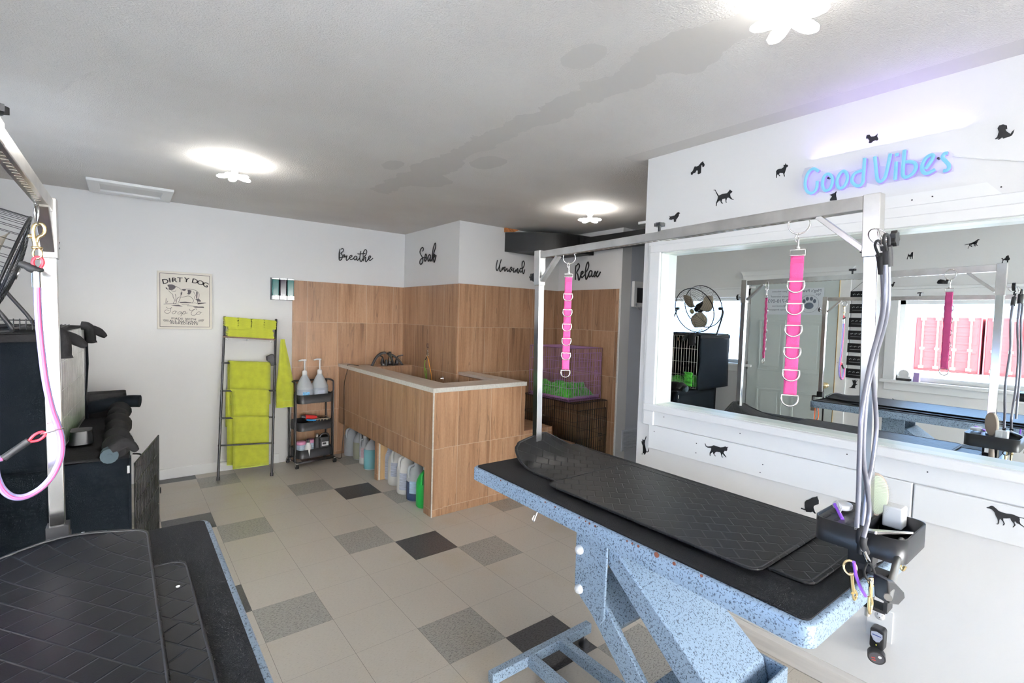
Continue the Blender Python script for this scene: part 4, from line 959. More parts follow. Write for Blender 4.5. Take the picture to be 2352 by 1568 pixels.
# towel bundled on the shelf end
hp = sb + V(.02, -.05, -.005)
def hang(s, tt):
    z = -tt*.66; wd = .018 + .060*min(1, tt*1.5)
    a_ = s*2*PI
    return Vector((hp.x+.028+.03*tt + math.cos(a_)*wd*(1+.12*math.sin(3*a_+4*tt)), hp.y-.02 + math.sin(a_)*wd*.38*(1+.3*math.sin(5*a_)), hp.z+z))
o = one('hanging_towel', MB().grid(hang, 22, 16), M['towel'], 'yellow towel hanging in folds from the right end of the ladder shelf', 'towel', hp)
hm = MB().tube([hang(i/22, .90)+V(0,-.002,0) for i in range(23)], .002, 5).tube([hang(i/22, 1.0) for i in range(23)], .003, 5)
build('hem', hm, M['towelhem'], o, hp)
# black dryer holster on the ladder
p = at('y', rungs[0][1].y-.02, 628, 826)
mb = MB().prism([at('y', .88, *crop(500,700,7.839,[q])[0]) for q in ((885,930),(990,885),(1025,900),(1035,1085),(965,1100),(940,1030),(895,1010))], (0,.05,0))
one('black_pouch', mb, M['rubberk'], 'small black pouch hooked on the upper right rung of the ladder rack', 'pouch', p, bevel=.006)
one('power_cord', MB().tube(smooth([at('y', .99, *q) for q in ((650,825),(655,845),(655,880),(656,905),(662,940),(664,975),(668,1010))]+[at('y',1.02,662,1045)], 5), .003, 6), M['rubberk'], 'thin black cord running down beside the hanging towel to the cart', 'cord', at('y',.99,655,880))
# ================================================================ CART
ux = Vector((.362,.039,0)).normalized(); uy = Vector((-.02,.30,0)).normalized()
c00 = Vector((-.112,.730,0)); LW, LD = .375, .27
def cp_(a, b, z): return c00 + ux*a + uy*b + V(0,0,z)
t = Thing('utility_cart', 'black three-tier rolling cart between the ladder and the bath', 'cart', cp_(LW/2, LD/2, 0))
crot = math.atan2(ux.y, ux.x)
for z in (.085, .355, .625):
    tb = MB(); c = cp_(LW/2, LD/2, z)
    tb.rbox(c, LW-.03, LD-.01, .004, .05, rot=crot)
    n0 = len(tb.v)
    ring_o = []
    for rr_, sc_ in ((0, 1.0),):
        pass
    def rim(sx_, sy_, rad, n=6):
        pts = []
        for qx, qy, a0 in ((1,1,0),(-1,1,PI/2),(-1,-1,PI),(1,-1,1.5*PI)):
            for i in range(n+1):
                a = a0+PI/2*i/n; x = qx*(sx_/2-rad)+rad*math.cos(a); y = qy*(sy_/2-rad)+rad*math.sin(a)
                pts.append(Vector((x*math.cos(crot)-y*math.sin(crot), x*math.sin(crot)+y*math.cos(crot), 0)))
        return pts
    ro, ri = rim(LW-.03, LD-.01, .05), rim(LW-.036, LD-.016, .047); m_ = len(ro); hgt = .085
    vs_ = [c+p for p in ro]+[c+p+V(0,0,hgt) for p in ro]+[c+p for p in ri]+[c+p+V(0,0,hgt) for p in ri]
    fs_ = []
    for i in range(m_):
        j = (i+1)%m_; fs_ += [(i,j,m_+j,m_+i),(2*m_+j,2*m_+i,3*m_+i,3*m_+j),(m_+i,m_+j,3*m_+j,3*m_+i)]
    tb.add(vs_, fs_, 0, True)
    t.part('tray', tb, M['blackm'])
for a_ in (0, LW):
    for b_ in (.05, LD-.03):
        t.part('upright', MB().cyl(cp_(a_, b_, .05), cp_(a_, b_, .72), .009, n=10), M['blackm'])
    t.part('upright', MB().cyl(cp_(a_, .09, .05), cp_(a_, .09, .72), .006, n=8), M['blackm'])
hdl = MB()
for a_ in (0, LW): hdl.tube(smooth([cp_(a_, .05, .70), cp_(a_, .05, .80), cp_(a_, .08, .83), cp_(a_, LD-.06, .83), cp_(a_, LD-.03, .80), cp_(a_, LD-.03, .70)], 4), .009, 8)
hdl.cyl(cp_(0, LD-.05, .828), cp_(LW, LD-.05, .828), .009, n=10)
t.part('handle', hdl, M['blackm'])
bf = MB().tube([cp_(0,0,.055), cp_(LW,0,.055), cp_(LW,LD,.055), cp_(0,LD,.055)], .010, 8, True); t.part('base_frame', bf, M['blackm'])
for a_, b_ in ((0,0),(LW,0),(0,LD),(LW,LD)):
    c = cp_(a_, b_, .022); w_ = MB().cyl(c-ux*.012, c+ux*.012, .022, n=16); w_.cyl(c+V(0,0,.02), c+V(0,0,.04), .006); cs_ = t.part('caster', w_, M['rubberk'])
    t.part('caster_fork', MB().cyl(c+V(0,0,.024), c+V(0,0,.034), .013, n=12).box(c+Vector((-.016,-.006,0)), c+Vector((-.013,.006,.03))), M['chrome'], parent=cs_)
def pumpjug(label, a, b, hdir, lm):
    x, y, z = cp_(a, b, .632)
    t = Thing('pump_jug', label, 'bottle', (x,y,z), 'pump jugs on the cart top')
    r = .082
    t.part('body', MB().lathe([(r*.95,0),(r,.01),(r,.14),(r*.97,.150),(r*.60,.215),(r*.30,.262),(r*.28,.272)], (x,y,z), 24, sc=(1,.9)), M['jug'])
    t.part('contents', MB().lathe([(r*1.003,.008),(r*1.004,.128),(0,.129)], (x,y,z), 24, sc=(1,.9)), mat('hazy_liquid', (.60,.66,.74), .3, trans=.2))
    lb = MB(); n = 8; a0 = math.atan2(CAM.y-y, CAM.x-x)-.15; rr = r*1.012
    pts = [(rr*math.cos(a0+.8*k/n), rr*.9*math.sin(a0+.8*k/n)) for k in range(n+1)]
    lb.add([(x+p[0],y+p[1],z+.01) for p in pts]+[(x+p[0],y+p[1],z+.105) for p in pts], [(k,k+1,n+2+k,n+1+k) for k in range(n)], 0, True)
    t.part('writing', lb, lm)
    t.part('collar', MB().lathe([(.024,0),(.024,.022),(.020,.040),(.009,.042),(0,.042)], (x,y,z+.268), 16), M['capw'])
    t.part('stem', MB().cyl((x,y,z+.305),(x,y,z+.405),.0075,n=10), M['capw'])
    pe_ = MB().lathe([(.012,0),(.017,.006),(.017,.014),(.008,.018),(0,.018)], (x,y,z+.403), 12); pe_.tube([(x,y,z+.412),(x+hdir[0]*.03,y+hdir[1]*.03,z+.414),(x+hdir[0]*.065,y+hdir[1]*.065,z+.408)], [.010,.009,.006], 8)
    t.part('pump_head', pe_, M['capw'])
pumpjug('pump jug with blue writing, left one on the cart top', .100, .10, (-.95,-.3), mat('blue_marker_writing', (.16,.42,.70), .5, var=.5, vscale=60))
pumpjug('pump jug of clear liquid, right one on the cart top', .262, .13, (-.95,-.1), mat('faint_writing', (.55,.60,.70), .4))
one('pink_bottle', MB().lathe([(.03,0),(.03,.11),(.02,.14),(.012,.15),(.012,.17),(0,.17)], cp_(.325,.19,.632), 14), mat('pinkish_bottle', (.75,.55,.58), .4), 'small pinkish bottle behind the right pump jug on the cart', 'bottle', cp_(.325,.19,.632))
# middle tray
q = cp_(.10,.08,.44)
cl = MB().tube(smooth([q+V(-.03,0,.03), q+V(.02,.01,.02), q+V(.09,.02,0)],4), [.018]*8+[.015], 10)
t = Thing('hair_dryer', 'red and black grooming dryer lying on the middle cart tray', 'dryer', q)
t.part('nozzle', MB().tube([q+V(-.035,0,.048), q+V(.01,.0,.040)], [.016,.020], 12), M['black'])
t.part('body', MB().tube(smooth([q+V(.0,0,.042), q+V(.05,.01,.035), q+V(.11,.02,.020)],4), .024, 12), M['red'])
q = cp_(.235,.10,.44)
t = Thing('strip_box', 'dark open box of tan strips on the right of the middle cart tray', 'box', q)
t.part('box', MB().box(q+V(-.105,-.07,0), q+V(.10,.07,.018)), M['black'], bevel=.003)
t.part('rim', MB().box(q+V(-.107,-.073,.014), q+V(.102,-.069,.019)).box(q+V(-.107,-.073,.014), q+V(-.103,.073,.019)).box(q+V(.098,-.073,.014), q+V(.102,.073,.019)), M['tantray'])
ts = MB()
for k in range(5): ts.box(q+V(-.06+k*.032,-.072,-.03), q+V(-.056+k*.032,-.069,.012))
t.part('strip', ts, M['tantray'])
t.part('foil', MB().grid(lambda a,b: q+V(-.05+.13*a, -.04+.08*b, .022+.006*math.sin(a*17+b*9)), 10, 8), M['chrome'])
one('blue_brush', MB().tube(smooth([cp_(.10,.035,.462), cp_(.14,.03,.455), cp_(.19,.028,.448)],3), .007, 8), M['blue'], 'bright blue handle lying at the front of the middle cart tray', 'brush', cp_(.14,.03,.45))
one('green_ball', MB().ball(cp_(.055,.06,.41), .028, (1.3,1,.7)), mat('olive_rubber', (.10,.16,.04), .6), 'olive green rubber item in the left of the middle cart tray', 'toy', cp_(.055,.06,.39))
# bottom tray
for k, (a, b, lab) in enumerate(((.060,.07,'tub of wipes with pink lid, left on the bottom cart tray'),(.165,.10,'tub of wipes with pink lid, right of the small bottle on the cart'))):
    c = cp_(a, b, .093); t = Thing('wipes_tub', lab, 'tub', c, 'wipes tubs on the cart')
    t.part('tub', MB().lathe([(.040,0),(.041,.125),(0,.125)], c, 18), mat('blue_printed_tub', (.45,.55,.66), .5, var=.35, vscale=70, stretch=(.4,.4,2)))
    t.part('lid', MB().lathe([(.043,0),(.043,.024),(.036,.032),(0,.032)], c+V(0,0,.125), 18), M['pinklid'])
c = cp_(.118,.035,.093); t = Thing('lotion_bottle', 'small white bottle with black cap at the front of the bottom cart tray', 'bottle', c)
t.part('body', MB().lathe([(.030,0),(.032,.09),(.026,.12),(.013,.145),(0,.145)], c, 18), M['capw']); t.part('cap', MB().lathe([(.014,0),(.014,.028),(0,.028)], c+V(0,0,.143), 12), M['black'])
c = cp_(.215,.06,.093); t = Thing('black_bottle', 'black bottle standing left of the black clipper case on the cart', 'bottle', c)
t.part('body', MB().lathe([(.030,0),(.031,.15),(.022,.172),(.014,.18),(0,.18)], c, 16), M['rubberk']); t.part('cap', MB().lathe([(.013,0),(.013,.03),(0,.03)], c+V(0,0,.18), 12), M['steel'])
c = cp_(.29,.09,.093); t = Thing('spray_machine', 'black machine with a pale badge on the bottom cart tray', 'machine', c)
t.part('body', MB().rbox(c, .11, .11, .17, .03), M['rubberk'], bevel=.01); t.part('handle', MB().tube(smooth([c+V(-.045,-.03,.165), c+V(-.02,-.03,.20), c+V(.03,-.03,.20), c+V(.05,-.03,.16)],4), .009, 8), M['black'])
t.part('badge', MB().box(c+V(-.03,-.0575,.085), c+V(.035,-.056,.125)), M['chalk']); t.part('badge_screen', MB().box(c+V(-.024,-.0585,.098), c+V(.012,-.0575,.118)), M['black'])
# cord over the bath edge
cc = [at('x', TX-.004, *q_) for q_ in ((799,845),(791,880),(790,930),(790,980))]
cc = [V(.47, .70, .984), V(.42, .86, .984)] + cc + [Vector((.37,.86,.15)), Vector((.33,.78,.03)), cp_(LW+.02, .05, .045)]
one('power_cord', MB().tube(smooth(cc, 6), .0035, 6), M['rubberk'], 'black cord looping down the tiled front of the bath to the cart', 'cord', cc[3])
# ================================================================ WIRE CRATES ON THE RIGHT
def wire_panel(o, a, b, n, m, r=.0018, rr=.0028):
    # o corner, a and b edge vectors; n wires along b, m cross wires
    o, a, b = Vector(o), Vector(a), Vector(b); mb = MB()
    for i in range(n+1): p = o+a*(i/n); mb.cyl(p, p+b, r, n=5, caps=False)
    for j in range(m+1): p = o+b*(j/m); mb.cyl(p, p+a, rr if j in (0, m) else r, n=5, caps=False)
    for p, d in ((o, b), (o+a, b)): mb.cyl(p, p+d, rr, n=5, caps=False)
    return mb
def fleece(x0, x1, y0, y1, z, hgt, seed):
    rnd = random.Random(seed); pk = [(rnd.uniform(x0,x1), rnd.uniform(y0,y1), rnd.uniform(.04,.12), rnd.uniform(.4,1)) for _ in range(14)]
    def fn(s, t_):
        x, y = x0+(x1-x0)*s, y0+(y1-y0)*t_
        e = min(1, min(s,1-s)*8)*min(1, min(t_,1-t_)*8)
        h = sum(k*math.exp(-((x-a)**2+(y-b)**2)/(w_*w_)) for a,b,w_,k in pk)
        h = min(h, 1.3)
        return V(x+rnd.uniform(-.003,.003), y+rnd.uniform(-.003,.003), z+.008+hgt*h*e*.75+rnd.uniform(0,.012)*e)
    return MB().grid(fn, 44, 40).box((x0, y0, z), (x1, y1, z+.010))
def crate(name, label, x0, x1, y0, y1, z0, z1, m, nx, ny, mz, doorw=None):
    t = Thing(name, label, 'crate', ((x0+x1)/2, (y0+y1)/2, z0))
    dx, dy, dz = V(x1-x0,0,0), V(0,y1-y0,0), V(0,0,z1-z0)
    t.part('wire_panel', wire_panel((x0,y0,z0), dx, dz, nx, mz), m)
    t.part('wire_panel', wire_panel((x0,y1,z0), dx, dz, nx, mz), m)
    t.part('wire_panel', wire_panel((x0,y0,z0), dy, dz, ny, mz), m)
    t.part('wire_panel', wire_panel((x1,y0,z0), dy, dz, ny, mz), m)
    t.part('top_panel', wire_panel((x0,y0,z1), dx, dy, nx, 4), m)
    t.part('base_panel', wire_panel((x0,y0,z0), dx, dy, nx, 4), m)
    t.part('tray', MB().box((x0+.01,y0+.01,z0+.012),(x1-.01,y1-.01,z0+.018)).box((x0+.01,y0+.01,z0+.012),(x0+.014,y1-.01,z0+.035)).box((x0+.01,y0+.01,z0+.012),(x1-.01,y0+.014,z0+.035)), m)
    a, b = (x0+(x1-x0)*.12, x1-(x1-x0)*.05)
    d = t.part('door', wire_panel((a, y0-.006, z0+.05*(z1-z0)+.02), V(b-a,0,0), V(0,0,(z1-z0)*.82), max(6,nx-4), 3, .0018, .0032), m)
    lx = a+(b-a)*.80; lz = z0+(z1-z0)*.5
    l = MB()
    for k in (-.012, .012): l.tube(smooth([V(lx+k-.01,y0-.010,lz+.03), V(lx+k+.012,y0-.016,lz+.02), V(lx+k+.004,y0-.020,lz-.02), V(lx+k,y0-.012,lz-.045)],3), .0025, 5)
    l.ring((lx, y0-.012, lz+.02), (0,1,0), .022, .0025, 14, 5, sx=1.3, sy=.6)
    t.part('latch', l, m, parent=d)
    return t
crate('wire_crate', 'black wire dog crate under the purple one beside the bath steps', 1.945, 2.425, -.93, -.16, .004, .715, M['blackw'], 16, 24, 4)
one('fleece_bed', fleece(1.97, 2.40, -.90, -.20, .024, .20, 3), M['green'], 'bright green fleece in the lower black crate', 'pet bed', (2.18,-.55,.024))
crate('wire_crate', 'purple wire dog crate stacked on the black crate', 1.945, 2.400, -.86, -.27, .725, 1.240, M['purple'], 14, 18, 4)
one('fleece_bed', fleece(1.965, 2.38, -.84, -.29, .748, .13, 5), M['green'], 'bright green fleece in the purple wire crate', 'pet bed', (2.17,-.56,.748))
# ================================================================ DUCT, THERMOSTAT, VENT
t = Thing('air_duct', 'matt black air duct elbow below the ceiling at the back right', 'duct', (2.2, -.3, 2.2))
zt_, zb_ = 2.395, 2.20
c0 = [V(1.675,-.131,0), V(1.80,-.30,0), V(1.95,-.44,0), V(2.12,-.54,0), V(2.28,-.58,0), V(2.44,-.60,0)]
arc = smooth(c0, 5)
poly = [Vector((p.x,p.y,zb_)) for p in arc] + [V(2.444,-.60,zb_), V(2.444,-.131,zb_)]
t.part('elbow', MB().prism(poly[::-1], (0,0,zt_-zb_)), M['duct'])
t.part('flange', MB().box((2.28,-.66,2.195),(2.440,-.602,2.375)), M['duct'])
t.part('trunk', MB().box((2.30,-1.0,2.235),(2.444,-.66,2.36)).box((2.30,-3.0,2.235),(2.444,-1.0,2.36)), M['duct'])
one('board_scrap', MB().prism([at('y',-.131,*q) for q in ((1158,523),(1196,526),(1180,533),(1158,533))], (0,-.02,0)), M['osb'], 'torn edge of orange board above the black duct', 'board', at('y',-.131,1175,529))
t = Thing('alarm_panel', 'white wall panel with a dark screen in the shaded alcove', 'wall panel', (2.75,-1.03,1.66))
t.part('case', MB().box((2.615,-1.065,1.665),(2.93,-1.031,1.925)), M['white'], bevel=.006)
t.part('screen', MB().box((2.66,-1.068,1.71),(2.89,-1.065,1.86)), M['black'])
hk = MB().cyl((2.635,-1.068,1.69),(2.635,-1.085,1.69),.012,n=12).tube(smooth([V(2.635,-1.08,1.68),V(2.635,-1.10,1.65),V(2.66,-1.115,1.64),V(2.68,-1.10,1.67)],4),.004,6)
t.part('hook', hk, M['chrome'])
t = Thing('floor_vent', 'grey louvred return air grille low on the alcove wall', 'vent', (2.8,-1.03,.19))
t.part('frame', MB().box((2.545,-1.04,.195),(3.05,-1.031,.415)), M['alcove_shade'], bevel=.003)
for k in range(14): t.part('louvre', MB().box((2.565,-1.046,.213+k*.0137),(2.785,-1.040,.219+k*.0137)).box((2.80,-1.046,.213+k*.0137),(3.03,-1.040,.219+k*.0137)), M['alcove_shade'])
one('ceiling_register', MB().box((2.33,-1.40,2.415),(2.75,-1.30,2.44)), M['trim'], 'small white ceiling register beyond the end of the mirror wall', 'vent', (2.5,-1.35,2.415), bevel=.003)
# ================================================================ COVERED CRATES AT LEFT
def wob(mb, amp, fr):
    from mathutils import noise
    for p in mb.v:
        n_ = noise.noise_vector(p*fr)*amp
        p += n_
    return mb
def sheet(o, a, b, nu, nv, amp, fr, nrm):
    from mathutils import noise
    o, a, b, nrm = Vector(o), Vector(a), Vector(b), Vector(nrm)
    return MB().grid(lambda s, t_: o+a*s+b*t_ + nrm*amp*noise.noise((o+a*s+b*t_)*fr), nu, nv)
t = Thing('covered_crate', 'large crate in a black fabric cover, bottom of the stack at the left wall', 'crate', (-1.77,-.5,0))
cx0, cx1, cy0, cy1, cz = -2.20, -1.40, -1.10, .30, .755
cv = sheet((cx0,cy0,0),(cx1-cx0,0,0),(0,0,cz),16,14,.012,3,(0,-1,0))
t.part('side_cover', cv, M['fabric'], solid=.006)
t.part('top_cover', sheet((cx0,cy0,cz),(cx1-cx0,0,0),(0,cy1-cy0,0),14,24,.012,4,(0,0,1)), M['fabric2'], solid=.006)
t.part('back_cover', MB().box((cx0,cy1-.006,0),(cx1,cy1,cz)).box((cx0,cy0,0),(cx0+.006,cy1,cz)), M['fabric'])
t.part('side_wires', wire_panel((cx1+.004,cy0+.01,.02), V(0,cy1-cy0-.02,0), V(0,0,cz-.03), 40, 5), M['blackw'])
t.part('lining', MB().box((cx1-.30,cy0+.02,.02),(cx1-.29,cy1-.02,cz-.03)), M['fabric'])
t.part('cover_strip', MB().box((cx1-.002,cy0-.004,0),(cx1+.010,cy0+.05,cz)), M['fabric'])
t.part('zip_pull', MB().box((cx1-.008,cy0-.014,cz-.075),(cx1+.004,cy0-.006,cz-.035)), M['chrome'], bevel=.002)
# rolled flap lying on the edge
rp = []; rr_ = []
for k in range(41):
    y = -1.13+k*.033; rp.append(V(cx1-.045+.012*math.sin(k*1.3), y, cz+.050+.008*math.sin(k*.9))); s_ = abs(math.sin(k*.21+.3))
    rr_.append(.028+.030*s_)
t.part('rolled_flap', MB().tube(rp, rr_, 14), M['fabric2'])
t.part('flap_end', MB().cyl((cx1-.075,-1.165,cz+.035),(cx1-.075,-1.10,cz+.035),.036).cyl((cx1-.075,-1.168,cz+.035),(cx1-.075,-1.163,cz+.035),.012), mat('blue_grey_roll_lining', (.05,.075,.09), .85))
t.part('flap_fold', MB().tube(smooth([V(cx1-.07,-1.14,cz+.06), V(cx1-.01,-1.13,cz+.085), V(cx1+.03,-1.12,cz+.04)],4), [.03,.034,.036,.036,.035,.033,.03,.026,.02], 12, flat=.7), M['fabric2'])
t.part('carry_loop', MB().tube(smooth([V(cx1+.02,-.62,.66),V(cx1+.06,-.63,.65),V(cx1+.07,-.64,.60),V(cx1+.03,-.63,.58)],4),.005,6), M['fabric2'])
t.part('bedding', MB().box((cx1-.28,cy0+.05,.10),(cx1-.02,cy1-.05,.15)), M['green'])
one('fabric_roll', MB().tube(smooth([V(-1.80,.10,.80),V(-1.60,.11,.83),V(-1.42,.10,.86),V(-1.33,.08,.86)],5), .042, 14), M['fabric'], 'thick black fabric roll pointing to the right on the lower crate', 'fabric roll', (-1.6,.1,.8))
one('fabric_bag', wob(MB().rbox((-1.52,.22,.757), .25, .16, .16, .04, top=.9), .008, 9), M['fabric2'], 'folded black bag at the back end on the lower crate', 'bag', (-1.52,.22,.757), bevel=.012)
one('black_pack', wob(MB().rbox((-1.60,-.70,.775), .10, .14, .07, .03, top=.9), .004, 9), M['black'], 'small black pack beside the upper crate on the lower crate top', 'bag', (-1.6,-.7,.775), bevel=.008)
# upper crate
ang = .052
def U(x, y, z): # local: x 0 at the open face going left negative, y 0 near face
    c, s_ = math.cos(-ang), math.sin(-ang)
    return V(-1.685 + x*c - y*s_, -1.155 + x*s_ + y*c, z)
uz0, uz1, ul, uw = .775, 1.385, 1.20, .72
t = Thing('covered_crate', 'black covered crate with an open front, upper one of the left stack', 'crate', U(-uw/2, ul/2, uz0))
from mathutils import noise as _n
def ush(f, nu, nv, amp, nrm): return MB().grid(lambda a,b: f(a,b)+Vector(nrm)*amp*_n.noise(f(a,b)*4), nu, nv)
t.part('side_cover', ush(lambda a,b: U(-uw+ (uw-.0+.03*math.sin(b*9)*(1-b))*a, -.012, uz0-.015+(uz1-uz0+.015)*b), 14, 20, .012, (0,-1,0)), M['fabric'], solid=.006)
t.part('top_cover', ush(lambda a,b: U(-uw+uw*a, -.02+(ul+.03)*b, uz1), 10, 20, .008, (0,0,1)), M['fabric2'], solid=.008)
t.part('top_hem', MB().tube([U(-uw, -.016, uz1-.02), U(-uw/2, -.018, uz1-.025), U(0, -.014, uz1-.02)], .020, 8, flat=.35, nrm=(0,-1,0)), M['fabric2'])
t.part('back_cover', MB().hexa([U(-uw,ul-.01,uz0),U(0,ul-.01,uz0),U(0,ul,uz0),U(-uw,ul,uz0),U(-uw,ul-.01,uz1),U(0,ul-.01,uz1),U(0,ul,uz1),U(-uw,ul,uz1)]).hexa([U(-uw-.01,0,uz0),U(-uw,0,uz0),U(-uw,ul,uz0),U(-uw-.01,ul,uz0),U(-uw-.01,0,uz1),U(-uw,0,uz1),U(-uw,ul,uz1),U(-uw-.01,ul,uz1)]), M['fabric'])
t.part('front_wires', wire_panel(U(0,.01,uz0), U(0,ul-.01,0)-U(0,.01,0), V(0,0,uz1-uz0-.01), 36, 4), M['steel'])
t.part('base_tray', MB().hexa([U(-uw,0,uz0-.004),U(0,0,uz0-.004),U(0,ul,uz0-.004),U(-uw,ul,uz0-.004),U(-uw,0,uz0+.02),U(0,0,uz0+.02),U(0,ul,uz0+.02),U(-uw,ul,uz0+.02)]), M['black'])
t.part('corner_post', MB().cyl(U(.004,ul,uz0),U(.004,ul,uz1),.011,n=8), M['blackw'])
t.part('side_seam', MB().tube([U(.01,ul+.005,uz1-.02),U(.014,ul+.006,uz1-.25),U(.004,ul+.006,uz0+.15),U(.010,ul+.004,uz0)], .018, 8, flat=.5), M['fabric'])
for y_, dr in ((.06,.115),(ul-.12,.10)):
    t.part('rolled_flap', MB().tube(smooth([U(.0,y_,uz1+.006),U(.035,y_,uz1-.005),U(.045,y_,uz1-.06),U(.046,y_-.01,uz1-dr)],4), .034, 14, flat=.8).cyl(U(.046,y_-.01,uz1-dr-.002),U(.046,y_-.01,uz1-dr+.01),.034,.030), M['fabric2'])
    t.part('rolled_tail', MB().tube(smooth([U(.02,y_+.05,uz1-.01),U(.07,y_+.07,uz1-.03),U(.115,y_+.08,uz1-.07)],4), [.026]*6+[.022,.018,.012], 12), M['fabric2'])
t.part('zip_pull', MB().box(U(.032,.22,uz1-.07), U(.040,.24,uz1-.035)), M['chrome'])
ub = fleece(0,1,0,1,0,.10,9)
for p in ub.v: q = U(-uw+.04+p.x*(uw-.06), .03+p.y*(ul-.06), 0); p.x, p.y, p.z = q.x, q.y, uz0+.02+p.z
one('fleece_bed', ub, M['green'], 'green fleece bed inside the upper covered crate', 'pet bed', U(-uw/2, ul/2, uz0+.02))
# near corner strip of fabric with green showing
gs = MB().grid(lambda a,b: U(.012+.01*math.sin(b*20), .05+.10*a, uz0+.02+.16*b), 5, 10)
one('fleece_throw', gs, M['green'], 'green fleece edge poking out at the near corner of the upper crate', 'pet bed', U(.012,.1,uz0+.02), solid=.01)
# crate door standing ajar
g0, g1 = V(-1.375,-.99,.03), V(-1.245,-.345,.03)
t = Thing('crate_door', 'black wire crate door standing ajar beside the lower crate', 'crate door', g0)
t.part('wires', wire_panel(g0, g1-g0, V(0,0,.665), 20, 6, .0028, .0042), M['blackw'])
t.part('latch', MB().ring(g1+V(.01,.01,.30), (1,0,0), .018, .003, 14, 6).tube([g0+(g1-g0)*.2+V(.006,0,.30), g0+(g1-g0)*.2+V(.012,0,.22)], .004, 6), M['blackw'])
# ================================================================ FAN ON THE CRATES
fc = V(-1.835, -.985, 1.668); fn_ = V(.93, .10, -.30).normalized(); fa, fb = basis(fn_)
t = Thing('drum_fan', 'black wire floor fan tilted downward on top of the covered crate', 'fan', (-1.95,-.95,1.39))
def guard(c, R_, dome):
    mb = MB()
    mb.ring(c, fn_, R_, .006, 40, 6)
    for k in range(1, 13): mb.ring(c+fn_*dome*(1-(k/13)**2), fn_, R_*k/13, .0012, 32, 4)
    for k in range(8):
        a_ = 2*PI*k/8; d = fa*math.cos(a_)+fb*math.sin(a_)
        mb.tube([c+fn_*dome, c+d*R_*.5+fn_*dome*.75, c+d*R_], .0018, 5)
    return mb
t.part('front_guard', guard(fc, .265, .035), M['blackw'])
t.part('rear_guard', guard(fc-fn_*.17, .255, -.045), M['blackw'])
sd = MB()
for k in range(40):
    a_ = 2*PI*k/40; d = fa*math.cos(a_)+fb*math.sin(a_); sd.cyl(fc+d*.265, fc-fn_*.17+d*.255, .0013, n=4, caps=False)
t.part('side_guard', sd, M['blackw'])
for k in range(3):
    a0 = 2*PI*k/3+.4
    def bl(s, tt):
        r_ = .045+.19*s; w_ = (.35+.75*math.sin(PI*min(1,s*.9+.1))) ; a_ = a0+(tt-.5)*w_*1.15
        return fc - fn_*(.085 + .07*(tt-.5)) + (fa*math.cos(a_)+fb*math.sin(a_))*r_
    t.part('blade', MB().grid(bl, 10, 10), M['fanblade'], solid=.002)
t.part('motor', MB().cyl(fc-fn_*.20, fc-fn_*.10, .062, .055, n=20).cyl(fc-fn_*.10, fc-fn_*.04, .03), M['black'])
t.part('badge', MB().cyl(fc+fn_*.034, fc+fn_*.040, .030, n=18), M['steel'])
sb_ = MB(); cz2 = 1.400
for s_ in (-1, 1):
    pv = fc - fn_*.085 + V(0, s_*.285, 0)
    sb_.tube(smooth([pv, pv+V(0,s_*.02,-.06), V(-1.93+.14, pv.y+s_*.035, cz2+.03), V(-1.93+.12, pv.y+s_*.02, cz2), V(-1.93-.02, pv.y, cz2), V(-1.93-.16, pv.y+s_*.0, cz2)],5), .009, 8)
    sb_.cyl(pv-V(0,s_*.03,0), pv+V(0,s_*.012,0), .016, n=12)
for x_ in (-1.81, -2.07): sb_.cyl((x_, fc.y-.285, cz2), (x_, fc.y+.285, cz2), .008, n=10)
t.part('stand', sb_, M['blackm'])
gr = MB()
for k in range(9): gr.cyl((-1.80+k*.0165,-1.10,1.403),(-1.80+k*.0165,-.30,1.403),.0018,n=5)
for j in range(3):
    for k in range(7): gr.tube(smooth([V(-2.1,-1.12+k*.012,1.402+j*.020),V(-1.75,-1.12+k*.012,1.402+j*.020),V(-1.70,-1.10+k*.012,1.402+j*.02),V(-1.685,-1.0+k*.012,1.402+j*.02)],3),.0015,4)
for k in range(5): gr.tube([V(-1.80+k*.02,-1.13,1.40),V(-1.80+k*.02,-1.13,1.45)],.002,4)
one('wire_rack', gr, M['blackw'], 'flat black wire rack lying on the upper covered crate', 'rack', (-1.8,-.8,1.40))
